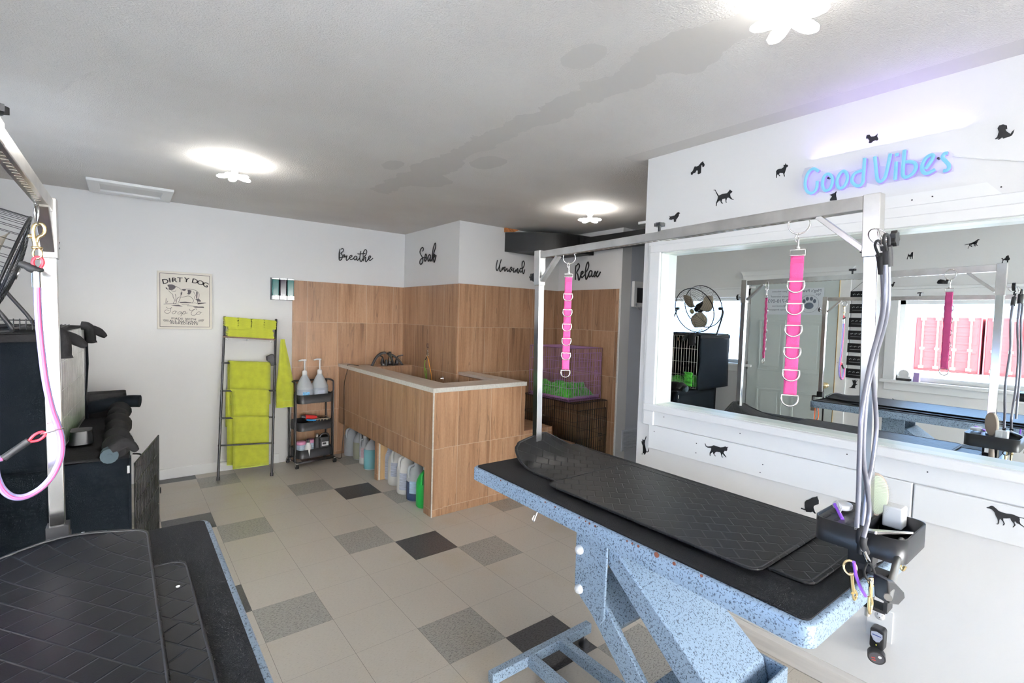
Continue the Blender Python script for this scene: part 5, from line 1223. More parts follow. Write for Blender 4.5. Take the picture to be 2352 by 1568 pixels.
# ================================================================ GROOMING TABLES
def rounded_rect(cx, cy, sx, sy, r, rot, z, n=6):
    pts = []
    for qx, qy, a0 in ((1,1,0),(-1,1,PI/2),(-1,-1,PI),(1,-1,1.5*PI)):
        for i in range(n+1):
            a = a0+PI/2*i/n; x = qx*(sx/2-r)+r*math.cos(a); y = qy*(sy/2-r)+r*math.sin(a)
            pts.append(V(cx+x*math.cos(rot)-y*math.sin(rot), cy+x*math.sin(rot)+y*math.cos(rot), z))
    return pts
def table(name, label, cx, cy, sx, sy, rot, z, mech_dx=0):
    t = Thing(name, label, 'table', (cx, cy, 0), 'electric grooming tables')
    o1 = rounded_rect(cx, cy, sx, sy, .030, rot, z-.052); o2 = rounded_rect(cx, cy, sx, sy, .030, rot, z-.006); o3 = rounded_rect(cx, cy, sx-.010, sy-.010, .026, rot, z)
    i3 = rounded_rect(cx, cy, sx-.030, sy-.030, .018, rot, z); m = len(o1)
    mb = MB(); vs_ = o1+o2+o3+i3; fs_ = []
    for L_ in range(3):
        for i in range(m): j = (i+1)%m; fs_.append((L_*m+i, L_*m+j, (L_+1)*m+j, (L_+1)*m+i))
    mb.add(vs_, fs_, 0, True); mb.add(o1, [tuple(range(m))[::-1]])
    tf = t.part('table_frame', mb, M['hammer'])
    tp = MB(); a1 = rounded_rect(cx, cy, sx-.030, sy-.030, .018, rot, z-.004); a2 = rounded_rect(cx, cy, sx-.030, sy-.030, .018, rot, z+.004)
    tp.add(a1+a2, [(i,(i+1)%m,m+(i+1)%m,m+i) for i in range(m)], 0, True); tp.add(a2, [tuple(range(m))])
    t.part('table_top', tp, M['tabletop'])
    x_, y_ = cx-.0+mech_dx, cy+.10
    # end plate carrying the upper pivots
    def B(mb, x0, x1, pts): # extruded side profile, pts = (y, z) relative
        mb.prism([V(cx+x0, cy+a, b) for a, b in pts], (x1-x0, 0, 0)); return mb
    pm = MB()
    for xx in (-.165, .150): B(pm, xx, xx+.010, [(.195,z-.05),(.195,.535),(.165,.50),(.070,.44),(.050,.47),(.045,z-.05)])
    t.part('top_bracket', pm, M['hammer'], bevel=.003)
    ua = MB(); B(ua, -.150, .145, [(.10,.70),(.035,.735),(-.36,.445),(-.38,.36),(-.33,.345)])
    t.part('upper_arm', ua, M['hammer'], bevel=.006)
    la = MB()
    for xx in (-.155, .125): B(la, xx, xx+.022, [(.17,.57),(.10,.56),(-.26,.20),(-.30,.12),(-.235,.115),(.165,.50)])
    B(la, -.133, .125, [(.165,.565),(.13,.565),(.02,.44),(.04,.41)]); B(la, -.133, .125, [(-.12,.32),(-.26,.18),(-.26,.13),(-.10,.29)])
    t.part('lower_arm', la, M['hammer'], bevel=.004)
    bb = MB()
    for xx in (-.175, .155): B(bb, xx, xx+.012, [(-.20,.10),(-.20,.26),(-.30,.44),(-.42,.44),(-.42,.10)])
    bb.box((cx-.175, cy-.425, .10), (cx+.167, cy-.415, .44))
    t.part('lower_bracket', bb, M['hammer'], bevel=.003)
    for xx, sg in ((-.165,-1),(.160,1)):
        for yy, zz in ((.172,.675),(.168,.530)): t.part('pivot_cap', MB().lathe([(.017,0),(.017,.008),(.012,.016),(0,.019)], (cx+xx, cy+yy, zz), 14, ax=(sg,0,0)), M['capw'])
    for yy, zz in ((-.33,.40),(-.26,.16)):
        t.part('pivot_cap', MB().lathe([(.017,0),(.017,.008),(.012,.016),(0,.019)], (cx-.175, cy+yy, zz), 14, ax=(-1,0,0)), M['capw']); t.part('pivot_cap', MB().lathe([(.017,0),(.017,.008),(.012,.016),(0,.019)], (cx+.167, cy+yy, zz), 14, ax=(1,0,0)), M['capw'])
    fr = MB(); fr.box((cx-.335, cy+.455, .055), (cx+.235, cy+.490, .10)); fr.box((cx-.335, cy-.50, .055), (cx+.235, cy-.465, .10))
    for xx in (-.135, .045): fr.box((cx+xx-.018, cy-.47, .055), (cx+xx+.018, cy+.46, .10))
    fr.box((cx-.175, cy-.42, .10), (cx+.167, cy-.20, .115))
    t.part('base_frame', fr, M['hammer'], bevel=.003)
    for xx in (-.300, .205):
        for yy in (-.482, .472):
            ft_ = t.part('foot', MB().lathe([(.026,0),(.024,.012),(.014,.026),(0,.026)], (cx+xx, cy+yy, 0), 16), M['rubberk'])
            t.part('foot_screw', MB().cyl((cx+xx, cy+yy, .024), (cx+xx, cy+yy, .060), .006, n=10), M['chrome'], parent=ft_)
    return t, tf
TZ_ = .882
rt, rtf = table('grooming_table', 'grooming table with speckled blue-grey frame along the mirror wall', .062, -3.165, .66, 1.335, -.02, TZ_)
chip = MB()
for u_, v_, s_ in ((1150,1103,.003),(1252,1153,.003),(1275,1164,.003),(1330,1189,.0025),(1345,1197,.0025),(1354,1202,.0035),(1367,1208,.0035),(1440,1242,.003),(1452,1248,.003),(1466,1254,.004),(1508,1274,.008),(1548,1294,.005),(1611,1322,.004)):
    p = at('x', -.2775+.0195*0, u_, v_); yv = p.y; xe = .062-.33+.0+(yv+3.165)*.02
    p = at('x', xe-.0008, u_, v_); chip.cyl(p+V(.001,0,0), p-V(.0006,0,0), s_, n=7)
rt.part('paint_chip', chip, M['terra'], parent=rtf)['kind'] = 'stuff'
hk = at('z', TZ_-.06, 1227, 1178)
rt.part('under_hook', MB().tube(smooth([hk+V(.02,0,.01), hk+V(.01,.0,-.01), hk+V(0,0,-.03), hk+V(-.008,0,-.022), hk+V(0,0,-.008)],4), .0025, 6), M['chrome'])
lt, ltf = table('grooming_table', 'grooming table at the lower left corner, nearest the viewer', -1.570, -3.165, .71, 1.330, .0, TZ_)
lt.part('orange_lanyard', MB().tube(smooth([V(-1.24,-2.56,TZ_-.05),V(-1.235,-2.57,TZ_-.13),V(-1.23,-2.545,TZ_-.17),V(-1.235,-2.54,TZ_-.06)],4), .004, 6), mat('orange_cord', (.80,.14,.03), .5), label='orange cord hanging under the table end')
lt.part('edge_bracket', MB().box((-1.38,-2.52,TZ_-.10),(-1.33,-2.47,TZ_-.05)), M['steel'])
# table arms
def star_knob(mb, c, ax, r=.020, h=.012):
    ax = Vector(ax).normalized(); a, b = basis(ax); c = Vector(c)
    pts = [c + (a*math.cos(2*PI*k/14)+b*math.sin(2*PI*k/14))*(r if k%2 else r*.78) for k in range(14)]
    return mb.prism(pts, ax*h)
def arm(name, label, L0, L1, R0, R1, w_=.031, sw_=.037, hole=True):
    # L0/L1 base and top of the far post, R0/R1 of the near post
    L0, L1, R0, R1 = map(Vector, (L0, L1, R0, R1))
    t = Thing(name, label, 'grooming arm', (L0+R0)/2, 'overhead grooming arms')
    along = (R1-L1).normalized(); side = along.cross(V(0,0,1)).normalized()
    for A, B in ((L0, L1), (R0, R1)):
        t.part('post', MB().beam(A, A.lerp(B, .90), w_, w_, side), M['chromepost'], bevel=.002)
        s0 = B - (B-A).normalized()*.155
        slv = t.part('sleeve', MB().beam(s0, B, sw_, sw_, side), M['steel'], bevel=.002)
        kc = B - (B-A).normalized()*.115; d = -along if (A-L0).length < 1e-6 else along
        sg = 1
        kn = MB().cyl(kc+d*sw_/2, kc+d*(sw_/2+.022), .006, n=10); t.part('knob_bolt', kn, M['ring'], parent=slv)
        t.part('star_knob', star_knob(MB(), kc+d*(sw_/2+.020), d), M['black'], parent=slv)
    z_ = -.020
    bl_, br_ = L1+V(0,0,z_)+along*sw_/2, R1+V(0,0,z_)-along*sw_/2
    mid = bl_.lerp(br_, .53)
    t.part('bar', MB().beam(bl_, mid, .026, .030, V(0,0,1)), M['steel'], bevel=.0015)
    br2 = t.part('bar_sleeve', MB().beam(mid-along*.02, br_, .031, .035, V(0,0,1)), M['steel'], bevel=.0015)
    sl_ = MB(); n = 40
    for k in range(n):
        c = bl_.lerp(br_, .12+.80*k/(n-1)); hh = .0153 if (c-bl_).length < (mid-bl_).length-.02 else .0178
        sl_.box(c+V(-.005,-.0065,-hh-.0006), c+V(.005,.0065,-hh+.0002))
    t.part('slot_row', sl_, M['slot'])
    kc = mid - along*.035 + V(0,0,.015)
    t.part('bar_knob', star_knob(MB().cyl(kc, kc+V(0,0,.022), .005, n=10), kc+V(0,0,.020), (0,0,1), .019, .011), M['black'])
    for B, A, e, d in ((L1, L0, bl_, along), (R1, R0, br_, -along)):
        u_ = (B-A).normalized(); p = B - u_*.135 + d*sw_/2; q = e + d*.105 - V(0,0,.016)
        t.part('brace', MB().beam(p, q, .026, .013, side.cross(q-p)), M['steel'], bevel=.001)
    for A, d in ((L0, -along), (R0, along)):
        c = Vector(A); d = Vector((d.x, d.y, 0)).normalized()
        cb = MB(); cb.beam(c+V(0,0,.002), c+V(0,0,.050), .045, .045, side); cb.beam(c+d*.0+V(0,0,.004), c+d*.062+V(0,0,.004), .045, .008, V(0,0,1)); cb.beam(c+d*.058+V(0,0,.008), c+d*.058-V(0,0,.085), .045, .008, d); cb.beam(c+d*.058-V(0,0,.085), c-d*.01-V(0,0,.085), .045, .008, V(0,0,1))
        cl_ = t.part('clamp', cb, M['rubberk'])
        t.part('clamp_screw', MB().cyl(c+d*.015-V(0,0,.12), c+d*.015-V(0,0,.062), .006, n=10), M['steel'], parent=cl_)
        t.part('clamp_foot', MB().cyl(c+d*.015-V(0,0,.068), c+d*.015-V(0,0,.056), .014, n=12), M['steel'], parent=cl_)
    return t
M['chromepost'] = mat('chromed_post', (.78,.77,.76), .16, 1, var=.06, vscale=10)
M['slot'] = mat('slot_shadow_metal', (.30,.27,.22), .4, .6)
ra = arm('overhead_gantry', 'steel overhead grooming arm on the table along the mirror wall', (.075,-2.535,TZ_), (.060,-2.530,1.822), (.118,-3.800,TZ_), (.056,-3.790,1.850))
la_ = arm('overhead_gantry', 'steel overhead grooming arm on the near left table', (-1.556,-2.462,TZ_), (-1.568,-2.455,1.790), (-1.57,-3.79,TZ_), (-1.57,-3.79,1.79))
# big side knob on the near end of the right arm
t = Thing('clamp_handle', 'black wedge handle on a rod at the near table end', 'handle', at('y', -3.93, 2050, 1365))
a_ = at('y', -3.90, 1985, 1355); b_ = at('y', -3.93, 2040, 1372)
t.part('rod', MB().cyl(V(.125,-3.875,a_.z), b_, .0075, n=10), M['steel'])
P = [at('y', -3.93, *q) for q in ((2040,1333),(2055,1335),(2078,1360),(2080,1374),(2065,1390),(2043,1388))]
t.part('grip', MB().prism(P, (.012,.030,0)), M['black'], bevel=.004)
# mats
def rubber_mat(name, label, fn, nu, nv, m, th, org, group):
    mb = MB().grid(fn, nu, nv)
    o = one(name, mb, m, label, 'rubber mat', org, group)
    md = o.modifiers.new('solid', 'SOLIDIFY'); md.thickness = th; md.offset = -1
    bv = o.modifiers.new('bevel', 'BEVEL'); bv.width = .004; bv.segments = 3; bv.limit_method = 'ANGLE'; bv.angle_limit = 1.0
    # rolled border bead
    bd = []
    for i in range(nu+1): bd.append(fn(i/nu, 0))
    for j in range(1, nv+1): bd.append(fn(1, j/nv))
    for i in range(nu-1, -1, -1): bd.append(fn(i/nu, 1))
    for j in range(nv-1, 0, -1): bd.append(fn(0, j/nv))
    c = sum(bd, Vector())/len(bd)
    bd = [p.lerp(Vector((c.x,c.y,p.z)), .018) - V(0,0,.001) for p in bd]
    build('border_bead', MB().tube(bd, .0028, 6, True), M['rubberk'], o, org)
    return o
def cornered(s, t_, r=.04, A=1.0, B=1.0):
    return s, t_
def fmat(x0, x1, y0, y1, z, rot, lift):
    cx, cy = (x0+x1)/2, (y0+y1)/2; w_, l_ = x1-x0, y1-y0; rc = .035
    def fn(s, t_):
        # rounded corners: pull the corner in
        X_ = (s-.5)*w_; Y_ = (t_-.5)*l_
        ex = w_/2-rc; ey = l_/2-rc
        if abs(X_) > ex and abs(Y_) > ey:
            dx, dy = (abs(X_)-ex)/rc, (abs(Y_)-ey)/rc; mx = max(dx, dy); h_ = math.hypot(dx, dy)
            if h_ > 0: k = mx/h_; X_ = math.copysign(ex+dx*rc*k, X_); Y_ = math.copysign(ey+dy*rc*k, Y_)
        x = cx + X_*math.cos(rot)-Y_*math.sin(rot); y = cy + X_*math.sin(rot)+Y_*math.cos(rot)
        dx_, dz_ = lift(s, t_)
        return V(x+dx_[0], y+dx_[1], z+dz_)
    return fn
def lift_r(s, t_):
    k = max(0, (t_-.80)/.20); c = max(0, 1-max(0, s-.30)/.7)
    z = .098*k*k*(.25+.75*math.sin(min(1, .35+s*1.1)*PI/2))*(1 if s < .45 else max(.12, 1-(s-.45)/.5))
    return ((.060*k*k*(1-s), -.035*k*k), z)
GM = 'embossed rubber mats'
rubber_mat('rubber_mat', 'lower rubber mat on the right table with its far end curled up against the post', fmat(-.112, .345, -3.765, -2.485, TZ_+.012, -.005, lift_r), 30, 60, M['mat_r'], .007, (.1,-3.1,TZ_+.01), GM)
rubber_mat('rubber_mat', 'upper rubber mat laid on the right table over the curled one', fmat(-.178, .287, -3.662, -2.872, TZ_+.021, .0, lambda s,t_: ((0,0),0)), 30, 40, M['mat_r'], .007, (.05,-3.25,TZ_+.02), GM)
def lift_l(s, t_):
    k = max(0, (t_-.86)/.14)
    return ((0, -.02*k*k), .040*k*k*math.exp(-((s-.62)/.30)**2))
rubber_mat('rubber_mat', 'lower rubber mat showing as a narrow strip on the left table', fmat(-1.76, -1.292, -3.80, -2.775, TZ_+.012, .006, lambda s,t_: ((0,0),0)), 30, 50, M['mat_l'], .007, (-1.5,-3.3,TZ_+.01), GM)
def upl(s, t_):
    k = max(0, (t_-.84)/.16); return ((-.10*k*(1-s)*0, -.12*k*(1-s)**2), .034*k*k*math.exp(-((s-.65)/.28)**2)-.0*(1-s))
rubber_mat('rubber_mat', 'upper rubber mat filling the left table with rippled far end', fmat(-1.86, -1.358, -3.80, -2.560, TZ_+.022, .010, upl), 30, 60, M['mat_l'], .008, (-1.6,-3.2,TZ_+.02), GM)
cr = MB()
for q in ((190,1222,.930),(409,1346,.902)): p = at('z', q[2], q[0], q[1]); cr.ball(p, .004, (1,1,.5), 8)
one('crumb', cr.__class__().ball(at('z', .916, 190, 1224), .0045, (1.3,1,.6), 8), M['capw'], 'white crumb on the far edge of the upper left mat', 'crumb', at('z', .916, 190, 1224))
one('crumb', MB().ball(at('z', .900, 409, 1346), .0035, (1.3,1,.6), 8), M['capw'], 'white crumb on the narrow strip of the lower left mat', 'crumb', at('z', .9, 409, 1346))
# ================================================================ PINK STRAPS
def strap(label, x, y, us, vring, rR, vsnap, vrect, vtop, vend, ds, vdend, wid, X_=None):
    t = Thing('loop_strap', label, 'strap', (x, y, at('x', x, us(vtop), vtop).z), 'pink straps on the right arm')
    Z = lambda v: at('x', x, us(v), v).z
    P0 = V(x, y, 0); vw = (P0-Vector((CAM.x, CAM.y, 0))).normalized(); wd = Vector((-vw.y, vw.x, 0)); nf = -vw
    zr = Z(vring)
    t.part('top_ring', MB().ring((x, y, zr), vw, rR, .0022, 30, 8), M['ring'])
    s0, s1 = Z(vsnap[0]), Z(vsnap[1])
    sn = MB().ring((x,y,s0-.008), wd, .008, .002, 12, 6).cyl((x,y,s0-.014),(x,y,s1+.004),.0032,n=10).tube(smooth([V(x,y,s0-.002)+wd*.003, V(x,y,s0-.012)+wd*.008, V(x,y,s0-.024)+wd*.004],3), .002, 6).cyl((x,y,s1+.006),(x,y,s1),.006,n=10)
    t.part('snap_hook', sn, M['ring'])
    z0, z1 = Z(vrect[0]), Z(vrect[1]); c = V(x, y, 0)
    t.part('square_ring', MB().tube([c+wd*wid*.56+V(0,0,z0), c-wd*wid*.56+V(0,0,z0), c-wd*wid*.56+V(0,0,z1), c+wd*wid*.56+V(0,0,z1)], .0020, 6, True), M['ring'])
    zt1, ze = Z(vtop), Z(vend)
    wb_ = MB().grid(lambda a,b: c + wd*wid*(a-.5) + V(0,0,zt1+(ze-zt1)*b) + nf*.0012*math.sin(b*60), 4, 60)
    t.part('webbing', wb_, M['pink'], solid=.0035)
    t.part('stitched_fold', MB().hexa([c+wd*wid*sx_*.44+nf*dn_+V(0,0,zz) for zz in (zt1-.020, zt1-.008) for sx_, dn_ in ((-1,.002),(1,.002),(1,.004),(-1,.004))]), M['pinkd'])
    for vd in ds + [vdend]:
        zd = Z(vd); last = vd == vdend; R_ = wid*.62
        if not last:
            t.part('stitched_fold', MB().hexa([c+wd*wid*sx_*.5+nf*dn_+V(0,0,zz) for zz in (zd-.001, zd+.009) for sx_, dn_ in ((-1,.001),(1,.001),(1,.0045),(-1,.0045))]), M['pinkd'])
        fr_ = nf*(.005 if not last else 0)
        pts = [c+wd*R_+fr_+V(0,0,zd)] + [c + wd*R_*math.cos(a_)+fr_+V(0,0,zd-.012-R_*.95*math.sin(a_)) for a_ in [PI*k/12 for k in range(13)]] + [c-wd*R_+fr_+V(0,0,zd)]
        t.part('d_ring', MB().tube(pts, .0026, 6, True), M['ring'])
    return t
strap('pink webbing strap with steel D-rings, front one near the neon sign', .088, -3.606, lambda v: 1833-(v-560)*.058, 515, .0265, (536,572), (573,586), 588, 905, [646,697,747,798,849], 907, .0335)
strap('pink webbing strap with steel D-rings, far one by the word Relax', .088, -2.690, lambda v: 1305-(v-600)*.030, 592, .0260, (602,628), (629,636), 637, 848, [677-2,711,744,777,810], 850, .031)
# ================================================================ LEADS
def pl2(pts, y): return smooth([at('y', y, *q) for q in pts], 5)
# grey leads hanging on the near post of the right arm
t = Thing('grooming_lead', 'grey rubber-coated lead hanging right of the near post, inner one', 'lead', at('y',-3.835,2025,600), 'grey leads on the near post')
t.part('cable', MB().tube(pl2([(2027,625),(2029,700),(2018,760),(2003,830),(2008,900),(2013,980),(2004,1060),(1990,1130),(1980,1215)], -3.830), .0052, 10), M['core'])
t.part('tape_sleeve', MB().tube(pl2([(2020,585),(2024,605),(2026,628)], -3.83), .0085, 10), M['rubberk'])
t.part('cable_loop', MB().tube(pl2([(2020,590),(2010,565),(2014,553),(2022,556),(2026,575)], -3.83), .003, 8), M['rubberk'])
t.part('lower_sleeve', MB().tube(pl2([(1982,1205),(1978,1222),(1976,1245),(1975,1270)], -3.83), [.007]*4+[.010]*7+[.007]*5, 10), M['rubberk'])
t.part('clip_ring', MB().ring(at('y',-3.84,1952,1303), ray(1952,1303), .012, .0028, 18, 8, sy=1.25), M['brass'])
P = pl2([(1955,1318),(1957,1340),(1960,1360)], -3.84); t.part('bolt_snap', MB().tube(P, .0048, 8).tube(pl2([(1960,1350),(1967,1362),(1966,1372),(1961,1376),(1958,1362)], -3.84), .003, 8), M['brass'])
t = Thing('grooming_lead', 'grey rubber-coated lead hanging right of the near post, outer one', 'lead', at('y',-3.855,2040,600), 'grey leads on the near post')
t.part('cable', MB().tube(pl2([(2040,608),(2040,700),(2028,760),(2010,820),(1993,890),(1986,960),(1983,1050),(1992,1120),(1996,1180),(1983,1235)], -3.850), .0052, 10), M['core'])
t.part('second_cable', MB().tube(pl2([(2034,608),(2033,680),(2024,740),(2005,810),(1990,880),(1978,960),(1974,1050),(1972,1130),(1968,1210)], -3.856), .0050, 10), M['core'])
t.part('tape_sleeve', MB().tube(pl2([(2038,565),(2039,585),(2039,612)], -3.85), .0100, 10), M['rubberk'])
t.part('cable_loop', MB().tube(pl2([(2036,575),(2030,550),(2034,538),(2041,545),(2041,568)], -3.85), .0035, 8), M['rubberk'])
t.part('lower_sleeve', MB().tube(pl2([(1985,1232),(1983,1250),(1990,1268)], -3.85), .0075, 10), M['rubberk'])
t.part('bare_end', MB().tube(pl2([(1983,1262),(1988,1275),(1994,1288)], -3.85), .0055, 10), M['chrome'])
t.part('lower_loop', MB().tube(pl2([(1992,1292),(1985,1310),(1990,1328),(2002,1332),(2010,1322),(2004,1302),(1996,1290)], -3.855), .0028, 8), M['rubberk'])
t.part('bolt_snap', MB().tube(pl2([(2002,1330),(2000,1345),(1999,1370)], -3.86), .0045, 8).tube(pl2([(2000,1365),(2003,1385),(1998,1408),(1995,1395),(1996,1370)], -3.86), .003, 8).ring(at('y',-3.86,2003,1336), ray(1400,1336), .008, .0025, 14, 6), M['brass'])
t = Thing('key_ring', 'nickel ring looped round the near post star knob', 'ring', at('y',-3.825,2018,545))
t.part('ring', MB().ring(at('y',-3.828,2017,543), V(.6,-.3,.55), .022, .0018, 26, 6).ring(at('y',-3.832,2021,545), V(.3,-.8,.2), .020, .0018, 26, 6), M['ring'])
one('purple_toothbrush', MB().tube(pl2([(1961,1290),(1966,1320),(1975,1345),(1988,1368)], -3.87), .0035, 8), M['purplep'], 'curved violet brush handle hanging below the tool tray', 'brush', at('y',-3.87,1966,1320))
# left lead on the left arm
yl = -2.605
t = Thing('loop_lead', 'clear violet and pink loop lead hanging from the left arm', 'lead', at('y', yl, 85, 480))
t.part('bar_ring', MB().ring(at('y', yl, 84, 492), V(1,.25,0), .026, .0022, 26, 8, sx=.8), M['ring'])
t.part('bolt_snap', MB().tube(smooth([at('y', yl, *q) for q in ((78,548),(76,525),(82,515),(95,514),(103,523),(100,538),(88,545),(84,556))], 4), .0040, 10).tube([at('y', yl, *q) for q in ((79,548),(83,570))], .0055, 10).cyl(at('y', yl, 79, 543), at('y', yl, 68, 542), .004, n=10).ball(at('y', yl, 69, 542), .005, (1,1,1), 10), M['brass'])
t.part('swivel', MB().ring(at('y', yl, 85, 569), V(0,0,1), .008, .003, 14, 6).ring(at('y', yl, 86, 582), V(.2,1,0), .008, .0026, 16, 8, sy=1.5), M['brass'])
t.part('red_loop', MB().tube(smooth([at('y', yl, *q) for q in ((80,615),(75,603),(79,593),(87,590),(96,594),(99,604),(93,615))], 4), .0036, 8), M['redtube'])
t.part('tape', MB().tube(smooth([at('y', yl, *q) for q in ((43,606),(58,609),(72,616),(85,620),(101,619))], 4), [.006,.007,.008,.009,.008,.009,.009,.010,.010,.010,.010,.009,.008,.007,.006,.004,.003], 8), M['rubberk'])
t.part('ferrule', MB().cyl(at('y', yl, 83, 624), at('y', yl, 84, 660), .0078, n=14), M['chrome'])
lp = [(86,660),(88,720),(94,790),(104,870),(118,935),(132,975),(141,1010),(139,1050),(120,1092),(92,1122),(58,1140),(28,1140),(5,1122),(-8,1092),(-10,1060),(4,1052)]
path = smooth([at('y', yl, *q) for q in lp], 6)
t.part('clear_tube', MB().tube(path, .0072, 10), M['violtube'])
t.part('pink_core', MB().tube([p+V(.0025,-.0085,0) for p in path], .0030, 8), M['pinkcore'])
t.part('black_sleeve', MB().tube([at('y', yl, *q) for q in ((8,1052),(66,1012))], .0080, 10), M['rubberk'])
t.part('slip_loop', MB().tube(smooth([at('y', yl, *q) for q in ((66,1012),(80,998),(97,991),(104,998),(90,1010),(70,1014))], 4), .0032, 8), M['redtube'])
t.part('slide_ring', MB().ring(at('y', yl, 120, 990), V(-.25,.2,1), .020, .0016, 24, 6, sx=1.1), M['ring'])
# ================================================================ TOOL TRAYS
def tool_tray(label, ox, oy, oz, sgn=1):
    # near-left corner at ox,oy
    t = Thing('tool_tray', label, 'tool tray', (ox+.10, oy-.095, oz-.057), 'black tool trays on the arm posts')
    W_, D_, Hh = .205, .195, .058
    cx_, cy_ = ox+W_/2, oy-D_/2
    def rr(sx, sy, r, z, cx=cx_, cy=cy_): return rounded_rect(cx, cy, sx, sy, r, 0, z)
    sh_ = MB(); a, b = rr(W_, D_, .030, oz-Hh), rr(W_, D_, .030, oz); c_, d_ = rr(W_-.008, D_-.008, .027, oz-Hh+.004), rr(W_-.008, D_-.008, .027, oz); m = len(a)
    fs_ = []
    for i in range(m):
        j = (i+1)%m; fs_ += [(i,j,m+j,m+i),(m+i,m+j,3*m+j,3*m+i),(2*m+j,2*m+i,3*m+i,3*m+j)]
    sh_.add(a+b+c_+d_, fs_, 0, True); sh_.add(a, [tuple(range(m))[::-1]]); sh_.add(c_, [tuple(range(m))])
    t.part('bin', sh_, M['black'])
    t.part('slotted_top', MB().box((ox+.006, oy-.100, oz-.010), (ox+W_-.006, oy-.008, oz-.001)), M['black'], bevel=.002)
    t.part('divider', MB().box((ox+.004, oy-.103, oz-Hh), (ox+W_-.004, oy-.099, oz-.001)), M['black'])
    sl_ = MB()
    for i in range(3):
        for j in range(3): sl_.prism([p for p in rounded_rect(ox+.030+.050*i, oy-.022-.026*j, .034, .010, .0049, 0, oz-.0012)], (0,0,.0008))
    t.part('slot', sl_, M['dec'])
    t.part('mount', MB().box((ox+.075, oy-.115, oz-.115), (ox+.125, oy-.060, oz-Hh)), M['black'], bevel=.003)
    return t
tool_tray('black tool tray with brushes and scissors on the right table post', 0.0, -3.715, 1.024)
tool_tray('black tool tray on the near post of the left table, seen in the mirror', -1.66, -3.70, 1.10)
q = at('z', 1.030, 1935, 1166)
one('white_jar_lid', MB().lathe([(.026,0),(.028,.003),(.028,.010),(.025,.013),(0,.013)], q, 24, sc=(1,.8)), M['capw'], 'round white lid lying on the slotted end of the tool tray', 'lid', q)
t = Thing('nail_brush', 'small brush with violet handle and white bristles on the tool tray', 'brush', at('z',1.025,1932,1190))
a_, b_ = at('z', 1.034, 1917, 1166), at('z', 1.024, 1935, 1192)
t.part('handle', MB().tube([a_+V(0,0,.010), a_.lerp(b_,.5)+V(0,0,.005), b_], .0045, 8), M['purplep'])
br = MB(); dd = (b_-a_).normalized(); sd_ = dd.cross(V(0,0,1)).normalized()
for k in range(9):
    for j in range(3): p = a_.lerp(b_, .05+.085*k)+V(0,0,.008+.002*j); br.cyl(p, p+V(.014,.001,.012-.002*j), .0007, n=4)
t.part('bristle_row', br, M['chalk'])
t = Thing('pin_brush', 'oval pin brush with wooden back standing in the tool tray', 'brush', V(.150,-3.772,1.03))
bc = at('x', .150, 2013, 1135); nb = V(-.80,-.60,.06).normalized(); ba, bbv = basis(nb); 
def oval(r1, r2, off, n=28): return [bc + nb*off + ba*math.cos(2*PI*k/n)*r1 + bbv*math.sin(2*PI*k/n)*r2 for k in range(n)]
t.part('wood_back', MB().prism(oval(.030,.056,-.012), nb*.012), M['handle_tan'], bevel=.003)
t.part('cushion', MB().prism(oval(.026,.051,0), nb*.006), M['pad'], bevel=.003)
pn_ = MB(); rnd = random.Random(4)
for i in range(-7, 8):
    for j in range(-13, 14):
        a2, b2 = i*.0035+(j%2)*.0017, j*.0038
        if (a2/.025)**2+(b2/.049)**2 < 1:
            p = bc + nb*.006 + ba*a2 + bbv*b2; d = (nb + ba*a2*12 + bbv*b2*5).normalized(); pn_.cyl(p, p+d*.014, .0003, n=3, caps=False)
pn = t.part('bristle_field', pn_, M['steel']); pn['kind'] = 'stuff'
hp0 = bc - bbv*.052 - nb*.006; 
t.part('brush_handle', MB().tube(smooth([hp0, hp0-V(0,0,.03), hp0-V(.0,.004,.07), hp0-V(-.004,.006,.115)],3), [.009]*3+[.010]*4+[.011]*3, 10), M['handle_tan'])
t = Thing('scissors', 'slim steel grooming scissors lying across the tool tray rim', 'scissors', at('z',1.03,2008,1224))
A_0, A_1, A_p = at('z', 1.028, 1962, 1215), at('z', 1.026, 2098, 1226), at('z', 1.030, 2010, 1225)
sc_ = MB()
for k, oz_ in ((1,.0),(-1,.003)):
    o_ = V(0,0,oz_); w2 = V(.004*k,.004,0)
    sc_.prism([A_0+o_, A_p+o_+w2, A_1+o_+w2*.8, A_1+o_, A_p+o_-w2*.6], (0,0,.0018))
t.part('blade', sc_, M['steel']); t.part('pivot_screw', MB().cyl(A_p, A_p+V(0,0,.007), .0045, n=12), M['chrome'])
q = at('x', .165, 2290, 990)
one('white_block', MB().box((.150,-3.868,1.0),(.195,-3.825,1.055)), M['chalk'], 'white sponge block in the tool tray bin seen in the mirror', 'sponge', (.17,-3.85,1.0), bevel=.004)
t = Thing('brass_clip', 'brass clip hanging under the right tray seen in the mirror', 'clip', (.19,-3.87,.965))
t.part('clip_ring', MB().ring((.190,-3.865,.955), (1,0,0), .010, .002, 14, 6), M['rubberk']); t.part('bolt_snap', MB().tube(smooth([V(.190,-3.865,.945),V(.190,-3.866,.915),V(.190,-3.861,.895),V(.190,-3.867,.885),V(.190,-3.872,.897)],4), .004, 8), M['brass'])
one('table_sticker', MB().prism([at('z', TZ_+.0045, *q_) for q_ in ((1998,1277),(2006,1271),(2018,1272),(2027,1280),(2027,1288),(2014,1292),(2002,1286))], (0,0,.0006)), M['chalk'], 'pale round sticker on the table top under the tool tray', 'sticker', at('z', TZ_+.0045, 2014, 1280))
